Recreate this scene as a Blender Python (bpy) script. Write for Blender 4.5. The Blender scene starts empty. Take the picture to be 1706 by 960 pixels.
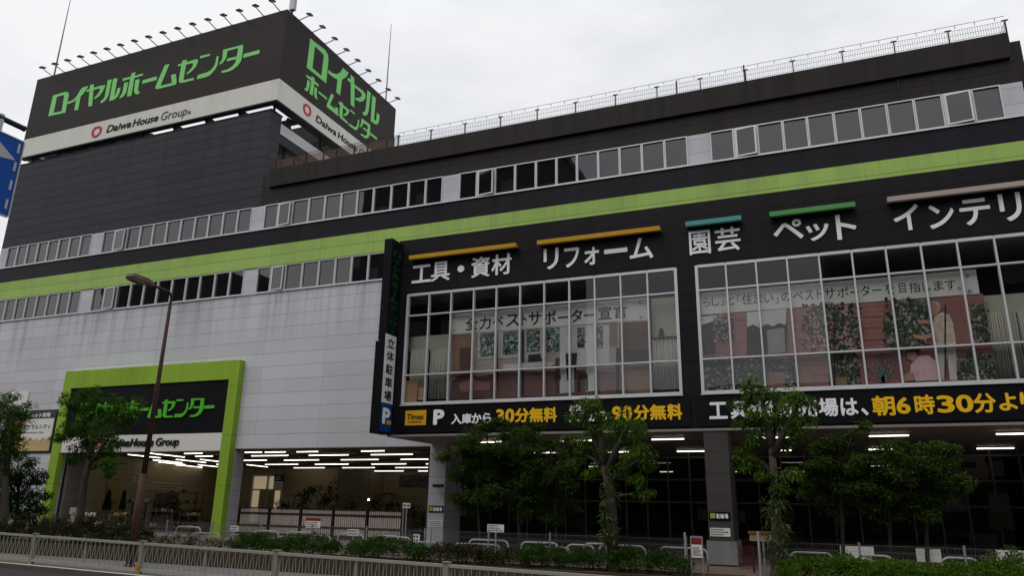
import bpy, bmesh, math, random
from mathutils import Vector, Matrix
R = math.radians
S = bpy.context.scene
C = S.collection

# ------------------------------------------------------------------ camera, sky, sun, exposure
CZ = 1.62                                     # eye height above the shop forecourt
YAW, PITCH, ROLL, FPX = R(-22.542), R(16.223), R(.991), 1232.25
_f = Vector((math.sin(YAW) * math.cos(PITCH), math.cos(YAW) * math.cos(PITCH), math.sin(PITCH)))
_r = Vector((math.cos(YAW), -math.sin(YAW), 0)); _u = _r.cross(_f)
CR = _r * math.cos(ROLL) + _u * math.sin(ROLL)
CU = _u * math.cos(ROLL) - _r * math.sin(ROLL)
CF = _f
cam = bpy.data.cameras.new('camera'); cam.sensor_width = 36; cam.lens = FPX / 1706 * 36
cam.clip_start = .05; cam.clip_end = 3000
co = bpy.data.objects.new('camera', cam); C.objects.link(co); S.camera = co
m = Matrix((CR, CU, -CF)).transposed().to_4x4(); m.translation = (0, 0, CZ); co.matrix_world = m

SUN_EL, SUN_AZ = R(56), R(205)                # thin cloud, a little brighter high over the street side
W = bpy.data.worlds.new('World'); S.world = W; W.use_nodes = True
wn = W.node_tree.nodes; wl = W.node_tree.links
bg = wn['Background']
sky = wn.new('ShaderNodeTexSky'); sky.sky_type = 'NISHITA'; sky.sun_disc = False
sky.sun_elevation = SUN_EL; sky.sun_rotation = SUN_AZ; sky.air_density = 1; sky.dust_density = 2.5
tc = wn.new('ShaderNodeTexCoord'); mp = wn.new('ShaderNodeMapping'); mp.inputs['Scale'].default_value = (1.3, 1.3, 3.2)
nz = wn.new('ShaderNodeTexNoise'); nz.inputs['Scale'].default_value = 2.3; nz.inputs['Detail'].default_value = 7; nz.inputs['Roughness'].default_value = .58
rp = wn.new('ShaderNodeValToRGB'); rp.color_ramp.elements[0].position = .34; rp.color_ramp.elements[1].position = .58
rp.color_ramp.elements[0].color = (7.5, 7.65, 8.0, 1); rp.color_ramp.elements[1].color = (8.9, 8.95, 9.05, 1)
mx = wn.new('ShaderNodeMix'); mx.data_type = 'RGBA'; mx.inputs['Factor'].default_value = .95
wl.new(tc.outputs['Generated'], mp.inputs['Vector']); wl.new(mp.outputs[0], nz.inputs['Vector']); wl.new(nz.outputs['Fac'], rp.inputs[0])
wl.new(sky.outputs[0], mx.inputs[6]); wl.new(rp.outputs[0], mx.inputs[7]); wl.new(mx.outputs[2], bg.inputs['Color'])
bg.inputs['Strength'].default_value = .1

sl = bpy.data.lights.new('sun', 'SUN'); sl.energy = 1.0; sl.angle = R(45); sl.color = (1, .96, .9)
so = bpy.data.objects.new('sun', sl); C.objects.link(so)
sd = Vector((math.sin(SUN_AZ) * math.cos(SUN_EL), math.cos(SUN_AZ) * math.cos(SUN_EL), math.sin(SUN_EL)))
so.rotation_euler = sd.to_track_quat('Z', 'Y').to_euler(); so.location = (0, 0, 60)
S.view_settings.view_transform = 'Standard'; S.view_settings.look = 'None'
S.view_settings.exposure = .1; S.view_settings.gamma = 1; S.view_settings.use_curve_mapping = False
S.cycles.use_denoising = True
S.cycles.max_bounces = 8; S.cycles.transparent_max_bounces = 24

# ------------------------------------------------------------------ surveying: a photo pixel and a known plane give a place
def ray(px, py): return CF + CR * ((px - 853) / FPX) - CU * ((py - 480) / FPX)
def atY(px, py, Y): d = ray(px, py); return d * (Y / d.y) + Vector((0, 0, CZ))
def atX(px, py, X): d = ray(px, py); return d * (X / d.x) + Vector((0, 0, CZ))
def atZ(px, py, Z): d = ray(px, py); return d * ((Z - CZ) / d.z) + Vector((0, 0, CZ))
def rad(p, rpx): return rpx * (p - Vector((0, 0, CZ))).dot(CF) / FPX
def zoom(o, s): return lambda x, y: (o[0] + x / s, o[1] + y / s)

# ------------------------------------------------------------------ materials
M = {}
def nt(name):
    m = bpy.data.materials.new(name); m.use_nodes = True; M[name] = m
    n = m.node_tree.nodes; l = m.node_tree.links
    return m, n, l, n['Principled BSDF']
def math_n(n, l, op, a, b=None, c=None):
    k = n.new('ShaderNodeMath'); k.operation = op
    for i, v in enumerate((a, b, c)):
        if v is None: continue
        if hasattr(v, 'is_linked'): l.new(v, k.inputs[i])
        else: k.inputs[i].default_value = v
    return k.outputs[0]
def pmat(name, col, rough=.6, var=.12, scale=2., bump=0., metal=0., spec=.12, zl=None, xl=None, streak=None, line=.5, fine=0., rvar=.1):
    """painted / stone / metal surface: colour with two scales of mottling, optional panel joints and rain streaks"""
    m, n, l, b = nt(name)
    tcn = n.new('ShaderNodeTexCoord'); P = tcn.outputs['Object']
    t = n.new('ShaderNodeTexNoise'); t.inputs['Scale'].default_value = scale; t.inputs['Detail'].default_value = 6
    l.new(P, t.inputs['Vector'])
    f = math_n(n, l, 'MULTIPLY_ADD', t.outputs['Fac'], 2 * var, 1 - var)
    sep = n.new('ShaderNodeSeparateXYZ'); l.new(P, sep.inputs[0])
    if fine:
        t2 = n.new('ShaderNodeTexNoise'); t2.inputs['Scale'].default_value = scale * 14; t2.inputs['Detail'].default_value = 3
        l.new(P, t2.inputs['Vector'])
        f = math_n(n, l, 'MULTIPLY', f, math_n(n, l, 'MULTIPLY_ADD', t2.outputs['Fac'], 2 * fine, 1 - fine))
    joint = None
    for ax, sp in ((2, zl), (0, xl)):
        if not sp: continue
        pitch, off, w = sp
        q = math_n(n, l, 'DIVIDE', math_n(n, l, 'SUBTRACT', sep.outputs[ax], off), pitch)
        fr = math_n(n, l, 'FRACT', q)
        j = math_n(n, l, 'LESS_THAN', fr, w / pitch)
        fl = n.new('ShaderNodeTexWhiteNoise'); fl.noise_dimensions = '1D'
        l.new(math_n(n, l, 'FLOOR', q), fl.inputs['W'])
        f = math_n(n, l, 'MULTIPLY', f, math_n(n, l, 'MULTIPLY_ADD', fl.outputs['Value'], .07, .965))
        joint = j if joint is None else math_n(n, l, 'MAXIMUM', joint, math_n(n, l, 'MULTIPLY', j, .55))
    if zl and xl:
        qv = [math_n(n, l, 'FLOOR', math_n(n, l, 'DIVIDE', math_n(n, l, 'SUBTRACT', sep.outputs[ax], sp[1]), sp[0])) for ax, sp in ((0, xl), (2, zl))]
        cb = n.new('ShaderNodeCombineXYZ'); l.new(qv[0], cb.inputs[0]); l.new(qv[1], cb.inputs[1])
        fl = n.new('ShaderNodeTexWhiteNoise'); fl.noise_dimensions = '2D'; l.new(cb.outputs[0], fl.inputs['Vector'])
        f = math_n(n, l, 'MULTIPLY', f, math_n(n, l, 'MULTIPLY_ADD', fl.outputs['Value'], .09, .955))
    if streak:
        amt, ztop, zlen = streak
        mpn = n.new('ShaderNodeMapping'); mpn.inputs['Scale'].default_value = (1.8, 1.8, .10); l.new(P, mpn.inputs['Vector'])
        ts = n.new('ShaderNodeTexNoise'); ts.inputs['Scale'].default_value = 1.; ts.inputs['Detail'].default_value = 5; ts.inputs['Roughness'].default_value = .65
        l.new(mpn.outputs[0], ts.inputs['Vector'])
        rr = n.new('ShaderNodeMapRange'); rr.inputs[1].default_value = .44; rr.inputs[2].default_value = .68; l.new(ts.outputs['Fac'], rr.inputs[0])
        fa = n.new('ShaderNodeMapRange'); fa.inputs[1].default_value = ztop - zlen; fa.inputs[2].default_value = ztop; fa.inputs[3].default_value = .06; l.new(sep.outputs[2], fa.inputs[0])
        s_ = math_n(n, l, 'MULTIPLY', math_n(n, l, 'MULTIPLY', rr.outputs[0], fa.outputs[0]), amt)
        f = math_n(n, l, 'MULTIPLY', f, math_n(n, l, 'SUBTRACT', 1., s_))
    if joint is not None:
        f = math_n(n, l, 'MULTIPLY', f, math_n(n, l, 'MULTIPLY_ADD', joint, -line, 1.))
    vm = n.new('ShaderNodeVectorMath'); vm.operation = 'SCALE'; vm.inputs[0].default_value = col
    l.new(f, vm.inputs['Scale']); l.new(vm.outputs[0], b.inputs['Base Color'])
    l.new(math_n(n, l, 'MULTIPLY_ADD', t.outputs['Fac'], rvar, rough - rvar / 2), b.inputs['Roughness'])
    b.inputs['Metallic'].default_value = metal; b.inputs['Specular IOR Level'].default_value = spec
    if bump or joint is not None:
        bp = n.new('ShaderNodeBump'); bp.inputs['Strength'].default_value = max(bump, .25 if joint is not None else 0); bp.inputs['Distance'].default_value = .02
        h = t.outputs['Fac'] if joint is None else math_n(n, l, 'MULTIPLY_ADD', joint, -1., math_n(n, l, 'MULTIPLY', t.outputs['Fac'], .15))
        l.new(h, bp.inputs['Height']); l.new(bp.outputs[0], b.inputs['Normal'])
    return m
def emat(name, col, k):
    m, n, l, b = nt(name); b.inputs['Base Color'].default_value = (*col, 1)
    b.inputs['Emission Color'].default_value = (*col, 1); b.inputs['Emission Strength'].default_value = k
def glass(name, tint, ior=1.5, rough=.01, opaque=False):
    m, n, l, b = nt(name)
    if opaque:
        b.inputs['Base Color'].default_value = (*tint, 1); b.inputs['Roughness'].default_value = rough; b.inputs['IOR'].default_value = ior
        t = n.new('ShaderNodeTexNoise'); t.inputs['Scale'].default_value = 1.1; t.inputs['Detail'].default_value = 2
        tcn = n.new('ShaderNodeTexCoord'); l.new(tcn.outputs['Object'], t.inputs['Vector'])
        bp = n.new('ShaderNodeBump'); bp.inputs['Strength'].default_value = .02; bp.inputs['Distance'].default_value = .05
        l.new(t.outputs['Fac'], bp.inputs['Height']); l.new(bp.outputs[0], b.inputs['Normal'])
        return m
    out = n['Material Output']; tr = n.new('ShaderNodeBsdfTransparent'); tr.inputs[0].default_value = (*tint, 1)
    gl = n.new('ShaderNodeBsdfGlossy'); gl.inputs['Roughness'].default_value = rough
    fr = n.new('ShaderNodeFresnel'); gm = n.new('ShaderNodeNewGeometry')      # a thin sheet: the same reflection from either side
    l.new(math_n(n, l, 'MULTIPLY_ADD', gm.outputs['Backfacing'], 1 / ior - ior, ior), fr.inputs['IOR'])
    t = n.new('ShaderNodeTexNoise'); t.inputs['Scale'].default_value = .9
    tcn = n.new('ShaderNodeTexCoord'); l.new(tcn.outputs['Object'], t.inputs['Vector'])
    bp = n.new('ShaderNodeBump'); bp.inputs['Strength'].default_value = .03; bp.inputs['Distance'].default_value = .05
    l.new(t.outputs['Fac'], bp.inputs['Height']); l.new(bp.outputs[0], gl.inputs['Normal'])
    ms = n.new('ShaderNodeMixShader'); l.new(fr.outputs[0], ms.inputs[0]); l.new(tr.outputs[0], ms.inputs[1]); l.new(gl.outputs[0], ms.inputs[2])
    l.new(ms.outputs[0], out.inputs[0]); return m
def leafmat(name, c1, c2, trans=.35, rough=.45, dead=None):
    m, n, l, b = nt(name)
    g = n.new('ShaderNodeNewGeometry'); cr = n.new('ShaderNodeValToRGB')
    cr.color_ramp.elements[0].color = (*c1, 1); cr.color_ramp.elements[1].color = (*c2, 1)
    if dead:
        e = cr.color_ramp.elements.new(.97); e.color = (*c2, 1); cr.color_ramp.elements[-1].color = (*dead, 1)
    t = n.new('ShaderNodeTexNoise'); t.inputs['Scale'].default_value = 1.4; tcn = n.new('ShaderNodeTexCoord'); l.new(tcn.outputs['Object'], t.inputs['Vector'])
    mixf = math_n(n, l, 'ADD', math_n(n, l, 'MULTIPLY', g.outputs['Random Per Island'], .6), math_n(n, l, 'MULTIPLY_ADD', t.outputs['Fac'], 1.2, -.4))
    if dead: mixf = g.outputs['Random Per Island']
    l.new(mixf, cr.inputs[0]); l.new(cr.outputs[0], b.inputs['Base Color'])
    b.inputs['Roughness'].default_value = rough + .12; b.inputs['Specular IOR Level'].default_value = .16
    tr = n.new('ShaderNodeBsdfTranslucent'); vm = n.new('ShaderNodeVectorMath'); vm.operation = 'MULTIPLY'; vm.inputs[1].default_value = (1.2, 1.5, .6)
    l.new(cr.outputs[0], vm.inputs[0]); l.new(vm.outputs[0], tr.inputs[0])
    ms = n.new('ShaderNodeMixShader'); ms.inputs[0].default_value = trans
    l.new(b.outputs[0], ms.inputs[1]); l.new(tr.outputs[0], ms.inputs[2]); l.new(ms.outputs[0], n['Material Output'].inputs[0])
def netmat(name, col, see):
    m, n, l, b = nt(name); b.inputs['Base Color'].default_value = (*col, 1); b.inputs['Roughness'].default_value = .8
    tr = n.new('ShaderNodeBsdfTransparent'); ms = n.new('ShaderNodeMixShader'); ms.inputs[0].default_value = see
    l.new(b.outputs[0], ms.inputs[1]); l.new(tr.outputs[0], ms.inputs[2]); l.new(ms.outputs[0], n['Material Output'].inputs[0])
def specks(name, cols, scale, rough=.6):
    """printed foliage, flowers and the like: colour patches in a noise"""
    m, n, l, b = nt(name); tcn = n.new('ShaderNodeTexCoord'); t = n.new('ShaderNodeTexNoise')
    t.inputs['Scale'].default_value = scale; t.inputs['Detail'].default_value = 5; t.inputs['Roughness'].default_value = .7; l.new(tcn.outputs['Object'], t.inputs['Vector'])
    cr = n.new('ShaderNodeValToRGB'); k = len(cols)
    for i, c in enumerate(cols):
        pos = .32 + .36 * i / max(1, k - 1)
        e = cr.color_ramp.elements[i] if i < 2 else cr.color_ramp.elements.new(pos)
        e.position = pos; e.color = (*c, 1)
    l.new(t.outputs['Fac'], cr.inputs[0]); l.new(cr.outputs[0], b.inputs['Base Color']); b.inputs['Roughness'].default_value = rough

pmat('white_panel', (.565, .57, .61), .5, .07, .5, zl=(.594, 3.69, .022), xl=(3.3, -42.6, .02), streak=(.42, 10.75, 2.8), line=.42, fine=.03)
pmat('white_plain', (.54, .54, .58), .5, .07, 1., zl=(.594, 3.69, .02), streak=(.2, 16, 3), line=.4)
pmat('pillar_panel', (.42, .42, .45), .5, .08, 1., zl=(.62, .05, .02), line=.45, fine=.05)
pmat('pillar_shaded', (.065, .060, .058), .5, .1, 1., zl=(.62, .67, .02), line=.4, fine=.05)  # shade under the soffit is put into the pillar and plinth colours
pmat('plinth_grey', (.22, .22, .23), .6, .14, 1.2, fine=.1, streak=(.3, .7, .7))
pmat('slate_panel', (.036, .038, .045), .5, .16, .35, zl=(.535, 15.17, .04), xl=(2.9, -42.6, .02), streak=(.25, 20.5, 8), line=.8, fine=.06)
pmat('dark_fascia', (.027, .0215, .0215), .5, .14, .5, zl=(.44, 15.17, .03), streak=(.45, 17, 3), line=.75, fine=.05)
pmat('parapet_paint', (.028, .022, .022), .55, .18, .45, streak=(.55, 17, 2.2), fine=.06)
pmat('black_band', (.014, .0135, .019), .42, .2, .6, zl=(.44, 13.05, .02), streak=(.4, 13.95, 2), line=.4)
pmat('green_band', (.34, .50, .13), .5, .06, .6, zl=(.52, 12.01, .022), xl=(2.8, -42.6, .018), streak=(.18, 13.1, 1.6), line=.6, fine=.02)
pmat('portal_green', (.27, .43, .045), .45, .07, .8, zl=(2.15, -.02, .018), xl=(2.24, -34.0, .016), streak=(.18, 7.6, 3), line=.6)
pmat('box_black', (.0130, .0112, .0135), .45, .2, .5, zl=(.52, 3.8, .025), xl=(1.78, -14.07, .014), streak=(.35, 11.1, 7), line=.75, fine=.05)
pmat('board_black', (.007, .007, .009), .4, .2, .7)
pmat('sign_dark', (.026, .0185, .0185), .5, .08, .4, streak=(.2, 26, 5), fine=.03)
pmat('sign_cream', (.66, .655, .60), .5, .05, .5, streak=(.12, 22, 1.2))
pmat('sign_green', (.22, .66, .19), .4, .05, 1.)
pmat('entry_green', (.10, .50, .04), .35, .05, 1.)
pmat('blade_green', (.006, .055, .016), .4, .05, 1.)
pmat('logo_red', (.48, .04, .07), .45, .05, 1.)
pmat('ink', (.02, .02, .02), .5, .05, 1.)
pmat('ink_grey', (.07, .07, .07), .5, .05, 1.)
pmat('letter_white', (.88, .88, .92), .4, .05, 1.5)
pmat('letter_yellow', (.88, .52, .02), .4, .06, 1.5)
pmat('yellow_board', (.66, .36, .015), .45, .04, 1.5)
pmat('bar_yellow', (.50, .27, .02), .4, .08, 1.)
pmat('bar_teal', (.09, .30, .30), .4, .08, 1.)
pmat('bar_green', (.09, .30, .09), .4, .08, 1.)
pmat('bar_pink', (.42, .33, .31), .4, .08, 1.)
pmat('board_white', (.74, .73, .70), .45, .05, 1.)
pmat('blue_paint', (.006, .05, .22), .4, .06, 1.)
pmat('sign_blue', (.003, .066, .35), .35, .05, 1.)
pmat('sign_grey_film', (.42, .42, .42), .45, .06, 1.)
pmat('alu', (.60, .60, .62), .4, .06, 2., metal=.25, streak=(.1, 20, 20))
pmat('alu_dark', (.20, .195, .185), .45, .1, 2., metal=.3)
pmat('steel_grey', (.16, .16, .17), .45, .12, 3., metal=.4)
pmat('galv', (.34, .35, .37), .45, .12, 3., metal=.5)
pmat('steel_dark', (.03, .03, .034), .5, .15, 2.)
pmat('beam_light', (.5, .5, .52), .5, .1, 1., xl=None, streak=(.2, 21, 2))
pmat('soffit', (.26, .24, .22), .6, .07, .6, xl=(1.8, -14.07, .012), line=.35)
pmat('ceiling_brown', (.20, .16, .115), .7, .12, .8)
pmat('tan_wall', (.48, .40, .25), .6, .08, .5, zl=(.6, .1, .018), line=.4)
pmat('inner_grey', (.27, .255, .25), .6, .07, .7, zl=(.6, .1, .018), line=.4)
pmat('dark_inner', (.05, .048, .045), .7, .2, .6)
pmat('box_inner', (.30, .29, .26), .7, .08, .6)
pmat('floor_inner', (.22, .21, .20), .5, .1, .7)
pmat('asphalt', (.05, .05, .053), .85, .2, .5, bump=.3, fine=.22)
pmat('sidewalk', (.18, .175, .17), .8, .14, .8, fine=.12, xl=(.6, 0, .012), line=.3)
pmat('paving_brown', (.17, .12, .10), .8, .14, 1., fine=.15, xl=(.3, 0, .012), line=.35)
pmat('kerb', (.30, .29, .27), .8, .2, 1.5, fine=.15)
pmat('kerb_brown', (.13, .10, .08), .85, .25, 1.5, fine=.2)
pmat('line_paint', (.62, .61, .57), .7, .25, 2., fine=.2)
pmat('soil', (.06, .045, .03), .95, .3, 3., bump=.5, fine=.3)
pmat('guard_paint', (.26, .262, .22), .5, .14, 3., fine=.08)
pmat('guard_paint_light', (.35, .35, .30), .5, .12, 3.)
pmat('orange', (.45, .22, .02), .5, .1, 2.)
pmat('lamp_brown', (.06, .03, .021), .45, .2, 2., fine=.1)
pmat('lamp_head', (.14, .095, .075), .45, .1, 2.)
pmat('lens', (.20, .19, .17), .25, .1, 3.)
pmat('rail_white', (.37, .37, .365), .4, .14, 3., fine=.1)
pmat('wire', (.24, .25, .25), .5, .1, 3., metal=.3)
pmat('wire_light', (.30, .31, .32), .5, .1, 3., metal=.2)
pmat('bark', (.055, .047, .037), .9, .3, 4., bump=.9, fine=.25)
pmat('bark_dark', (.03, .026, .021), .9, .3, 4., bump=.9, fine=.25)
pmat('slat_brown', (.035, .02, .017), .6, .2, 3.)
pmat('slat_light', (.52, .46, .42), .6, .14, 2.)
pmat('curtain', (.33, .32, .28), .8, .06, 2.)
pmat('cream', (.34, .33, .27), .7, .05, 1.)
pmat('carton', (.36, .22, .12), .8, .12, 3.)
pmat('canvas_yellow', (.55, .43, .17), .7, .06, 2.)
pmat('canvas_cream', (.62, .56, .36), .7, .06, 2.)
pmat('parasol_cloth', (.008, .014, .018), .8, .2, 3.)
pmat('wood', (.20, .10, .045), .6, .2, 3., fine=.1)
pmat('wood_light', (.34, .25, .15), .6, .2, 3.)
pmat('terracotta', (.25, .09, .04), .7, .2, 3.)
pmat('pot_grey', (.22, .21, .20), .7, .2, 3.)
pmat('banner_cloth', (.50, .50, .47), .6, .08, 1.)
pmat('rack_red', (.09, .012, .012), .6, .2, 3.)
pmat('d_leaf', (.02, .032, .018), .5, .2, 3.)
pmat('d_leaf2', (.055, .08, .045), .5, .2, 3.)
pmat('d_white', (.24, .21, .21), .5, .2, 3.)
pmat('d_pink', (.40, .17, .21), .5, .2, 3.)
pmat('d_teal', (.10, .16, .155), .5, .2, 3.)
pmat('d_pale', (.34, .38, .37), .5, .2, 3.)
pmat('arm_blue', (.022, .026, .045), .45, .1, 2.)
pmat('dim_paper', (.16, .14, .10), .6, .1, 2.)
pmat('red', (.24, .018, .018), .5, .1, 2.)
pmat('pale_concrete', (.30, .29, .27), .8, .12, .4, zl=(3., 0, .05), line=.25)
pmat('street_wall_shaded', (.035, .033, .032), .7, .2, .3, zl=(3., 0, .1), line=.3)  # near black: the blocks' shaded street side is put into the colour
pmat('street_wall_pale', (.16, .15, .14), .7, .2, .3, zl=(3., 0, .1), line=.3)
glass('tinted_glass', (.006, .0065, .008), 1.85, .02, True)
glass('clear_glass', (.985, .99, .99), 1.42)
glass('shop_glass', (.55, .56, .55), 1.5)
emat('tube_light', (1, .92, .80), 3.4)
emat('store_light', (1, .82, .52), .22)
emat('spot_light', (1, .97, .9), 6)
leafmat('leaf_green', (.012, .040, .006), (.075, .145, .014), .34)
leafmat('leaf_bright', (.014, .045, .006), (.125, .21, .020), .36)
leafmat('leaf_dark', (.012, .032, .010), (.038, .075, .018), .25)
leafmat('leaf_maple', (.011, .030, .007), (.09, .14, .022), .34)
leafmat('leaf_hedge', (.012, .036, .006), (.06, .11, .014), .3)
leafmat('leaf_rust', (.022, .022, .009), (.05, .052, .016), .2, dead=(.10, .06, .03))
leafmat('leaf_ivy', (.03, .06, .02), (.12, .16, .05), .3, dead=(.2, .15, .06))
netmat('brown_net', (.10, .055, .038), .42)
netmat('grey_net', (.10, .10, .105), .5)
specks('print_forest', [(.012, .02, .02), (.03, .065, .06), (.12, .17, .16), (.3, .34, .34)], 7)
specks('print_flowers', [(.012, .016, .012), (.03, .035, .025), (.07, .03, .035), (.34, .16, .2)], 12)
specks('print_flowers_white', [(.012, .02, .012), (.03, .045, .028), (.08, .07, .055), (.38, .34, .33)], 13)
specks('print_animals', [(.42, .22, .06), (.48, .36, .14), (.45, .42, .36)], 6)
specks('print_orange', [(.04, .01, .01), (.22, .07, .03), (.40, .16, .06)], 5)
specks('print_photo', [(.02, .02, .02), (.09, .08, .07), (.35, .33, .3)], 6)
specks('print_shirt', [(.28, .17, .10), (.42, .34, .26), (.5, .46, .4)], 14)
for nm, c in dict(p_wall=(.30, .255, .24), p_wallpale=(.42, .40, .39), p_floor=(.15, .085, .07), p_brown=(.085, .05, .042), p_dark=(.03, .026, .026), p_tan=(.19, .12, .085),
                  p_brick=(.225, .105, .098), p_brickdark=(.13, .055, .05), p_plank=(.25, .12, .105), p_white=(.44, .44, .44), p_grey=(.2, .19, .19), p_skin=(.38, .20, .14), p_pink=(.50, .33, .35), p_trouser=(.42, .40, .36), p_hair=(.30, .28, .26), p_sky=(.24, .34, .36)).items():
    pmat(nm, tuple(min(.8, v) for v in c), .45, .38, 1.1, fine=.2, zl=dict(p_brick=(.1, 0, .014), p_plank=(.16, 0, .02), p_floor=(.05, 0, .008)).get(nm), line=.35)

# ------------------------------------------------------------------ mesh building
class MB:
    def __init__(s): s.v = []; s.f = []; s.mi = []; s.k = 0
    def use(s, k): s.k = k; return s
    def add(s, vs, fs):
        o = len(s.v); s.v += [tuple(v) for v in vs]; s.f += [tuple(i + o for i in f) for f in fs]; s.mi += [s.k] * len(fs); return s
    def box(s, x0, x1, y0, y1, z0, z1):
        return s.add([(x0, y0, z0), (x1, y0, z0), (x1, y1, z0), (x0, y1, z0), (x0, y0, z1), (x1, y0, z1), (x1, y1, z1), (x0, y1, z1)],
                     [(0, 3, 2, 1), (4, 5, 6, 7), (0, 1, 5, 4), (1, 2, 6, 5), (2, 3, 7, 6), (3, 0, 4, 7)])
    def tube(s, pts, r, n=8, caps=True, r1=None):
        pts = [Vector(p) for p in pts]; rings = []; L = len(pts)
        for i, p in enumerate(pts):
            d = (pts[min(i + 1, L - 1)] - pts[max(i - 1, 0)]).normalized()
            up = Vector((0, 0, 1)) if abs(d.z) < .95 else Vector((1, 0, 0))
            a = d.cross(up).normalized(); b = a.cross(d)
            rr = r[i] if isinstance(r, (list, tuple)) else (r if r1 is None else r + (r1 - r) * i / (L - 1))
            rings.append([p + (a * math.cos(t) + b * math.sin(t)) * rr for t in [2 * math.pi * (k + .5) / n for k in range(n)]])
        vs = [v for g in rings for v in g]; fs = []
        for i in range(L - 1):
            for k in range(n): fs.append((i * n + k, (i + 1) * n + k, (i + 1) * n + (k + 1) % n, i * n + (k + 1) % n))
        if caps: fs += [tuple(range(n)), tuple((L - 1) * n + n - 1 - k for k in range(n))]
        return s.add(vs, fs)
    def prism(s, poly, d):           # planar polygon of 3D points pushed along d
        n = len(poly); a = [Vector(p) for p in poly]; b = [p + Vector(d) for p in a]
        return s.add(a + b, [tuple(range(n - 1, -1, -1)), tuple(range(n, 2 * n))] + [(i, (i + 1) % n, n + (i + 1) % n, n + i) for i in range(n)])
    def lathe(s, prof, c, n=12):
        vs = []; fs = []
        for r, z in prof: vs += [(c[0] + r * math.cos(2 * math.pi * k / n), c[1] + r * math.sin(2 * math.pi * k / n), c[2] + z) for k in range(n)]
        for i in range(len(prof) - 1):
            for k in range(n): fs.append((i * n + k, i * n + (k + 1) % n, (i + 1) * n + (k + 1) % n, (i + 1) * n + k))
        fs += [tuple(n - 1 - k for k in range(n)), tuple((len(prof) - 1) * n + k for k in range(n))]
        return s.add(vs, fs)
    def mesh(s, name, mats):
        me = bpy.data.meshes.new(name); me.from_pydata(s.v, [], s.f)
        for mm in (mats if isinstance(mats, (list, tuple)) else [mats]): me.materials.append(M[mm])
        if len(set(s.mi)) > 1: me.polygons.foreach_set('material_index', s.mi)
        me.update()
        bm = bmesh.new(); bm.from_mesh(me); bmesh.ops.recalc_face_normals(bm, faces=bm.faces); bm.to_mesh(me); bm.free()
        return me
    def build(s, name, mats, parent=None, bevel=0, smooth=False):
        me = s.mesh(name, mats)
        if smooth:
            me.polygons.foreach_set('use_smooth', [True] * len(me.polygons))
        o = bpy.data.objects.new(name, me); C.objects.link(o)
        if parent: hang(o, parent)
        if bevel:
            bv = o.modifiers.new('bevel', 'BEVEL'); bv.width = bevel; bv.segments = 2; bv.limit_method = 'ANGLE'
        return o
def hang(o, parent):
    o.parent = parent
    o.location = Vector(o.location) - world_loc(parent)
def world_loc(o):
    v = Vector(o.location)
    while o.parent: o = o.parent; v += Vector(o.location)
    return v
def empty(name, loc, label=None, cat=None, group=None):
    o = bpy.data.objects.new(name, None); o.empty_display_size = .3; C.objects.link(o); o.location = loc
    if label: tag(o, label, cat, group)
    return o
def tag(o, label=None, cat=None, group=None, kind=None):
    if label: o['label'] = label
    if cat: o['category'] = cat
    if group: o['group'] = group
    if kind: o['kind'] = kind
    return o
def struct(o): o['kind'] = 'structure'; return o
ORD = 'first second third fourth fifth sixth seventh eighth ninth tenth eleventh twelfth thirteenth fourteenth fifteenth sixteenth seventeenth eighteenth nineteenth twentieth'.split()

# ------------------------------------------------------------------ lettering: outlines filled once, then stretched to the measured rectangle
_gl = {}
def _norm(me):
    vs = [v.co.copy() for v in me.vertices]
    x0 = min(v.x for v in vs); x1 = max(v.x for v in vs); y0 = min(v.y for v in vs); y1 = max(v.y for v in vs)
    z0 = min(v.z for v in vs); z1 = max(v.z for v in vs)
    out = ([((v.x - x0) / max(1e-6, x1 - x0), (v.y - y0) / max(1e-6, y1 - y0), (v.z - z0) / max(1e-6, z1 - z0)) for v in vs], [tuple(p.vertices) for p in me.polygons])
    return out, (x0, x1, y0, y1)
def glyph(s, bold=.012, shear=0.):
    k = (s, bold, shear)
    if k not in _gl:
        c = bpy.data.curves.new('t', 'FONT'); c.body = s; c.extrude = .05; c.shear = shear; c.resolution_u = 4
        o = bpy.data.objects.new('t', c); C.objects.link(o)
        bpy.context.view_layer.update()
        me = bpy.data.meshes.new_from_object(o.evaluated_get(bpy.context.evaluated_depsgraph_get()))
        bpy.data.objects.remove(o); bpy.data.curves.remove(c)
        if bold > 0:                     # heavier strokes: copies shifted all round, each a hair deeper than the last
            bv = [v.co.copy() for v in me.vertices]; bf = [tuple(p.vertices) for p in me.polygons]; V_ = []; F_ = []
            sh = [(math.cos(a), math.sin(a)) for a in [math.pi * q / 4 for q in range(8)]] + [(0, 0)]
            for q, (dx, dy) in enumerate(sh):
                o_ = len(V_); V_ += [(v.x + dx * bold, v.y + dy * bold, v.z + .0035 * q) for v in bv]; F_ += [tuple(i + o_ for i in f) for f in bf]
            bpy.data.meshes.remove(me); me = bpy.data.meshes.new('t'); me.from_pydata(V_, [], F_)
        _gl[k] = _norm(me); bpy.data.meshes.remove(me)
    return _gl[k][0]
def outline(name, loops):
    k = ('poly', name)
    if k not in _gl:
        c = bpy.data.curves.new('t', 'CURVE'); c.dimensions = '2D'; c.fill_mode = 'BOTH'; c.extrude = .05
        for lp in loops:
            sp = c.splines.new('POLY'); sp.points.add(len(lp) - 1); sp.use_cyclic_u = True
            for p, q in zip(sp.points, lp): p.co = (q[0], q[1], 0, 1)
        o = bpy.data.objects.new('t', c); C.objects.link(o)
        bpy.context.view_layer.update()
        me = bpy.data.meshes.new_from_object(o.evaluated_get(bpy.context.evaluated_depsgraph_get()))
        bpy.data.objects.remove(o); bpy.data.curves.remove(c)
        _gl[k] = _norm(me); bpy.data.meshes.remove(me)
    return _gl[k]
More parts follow.
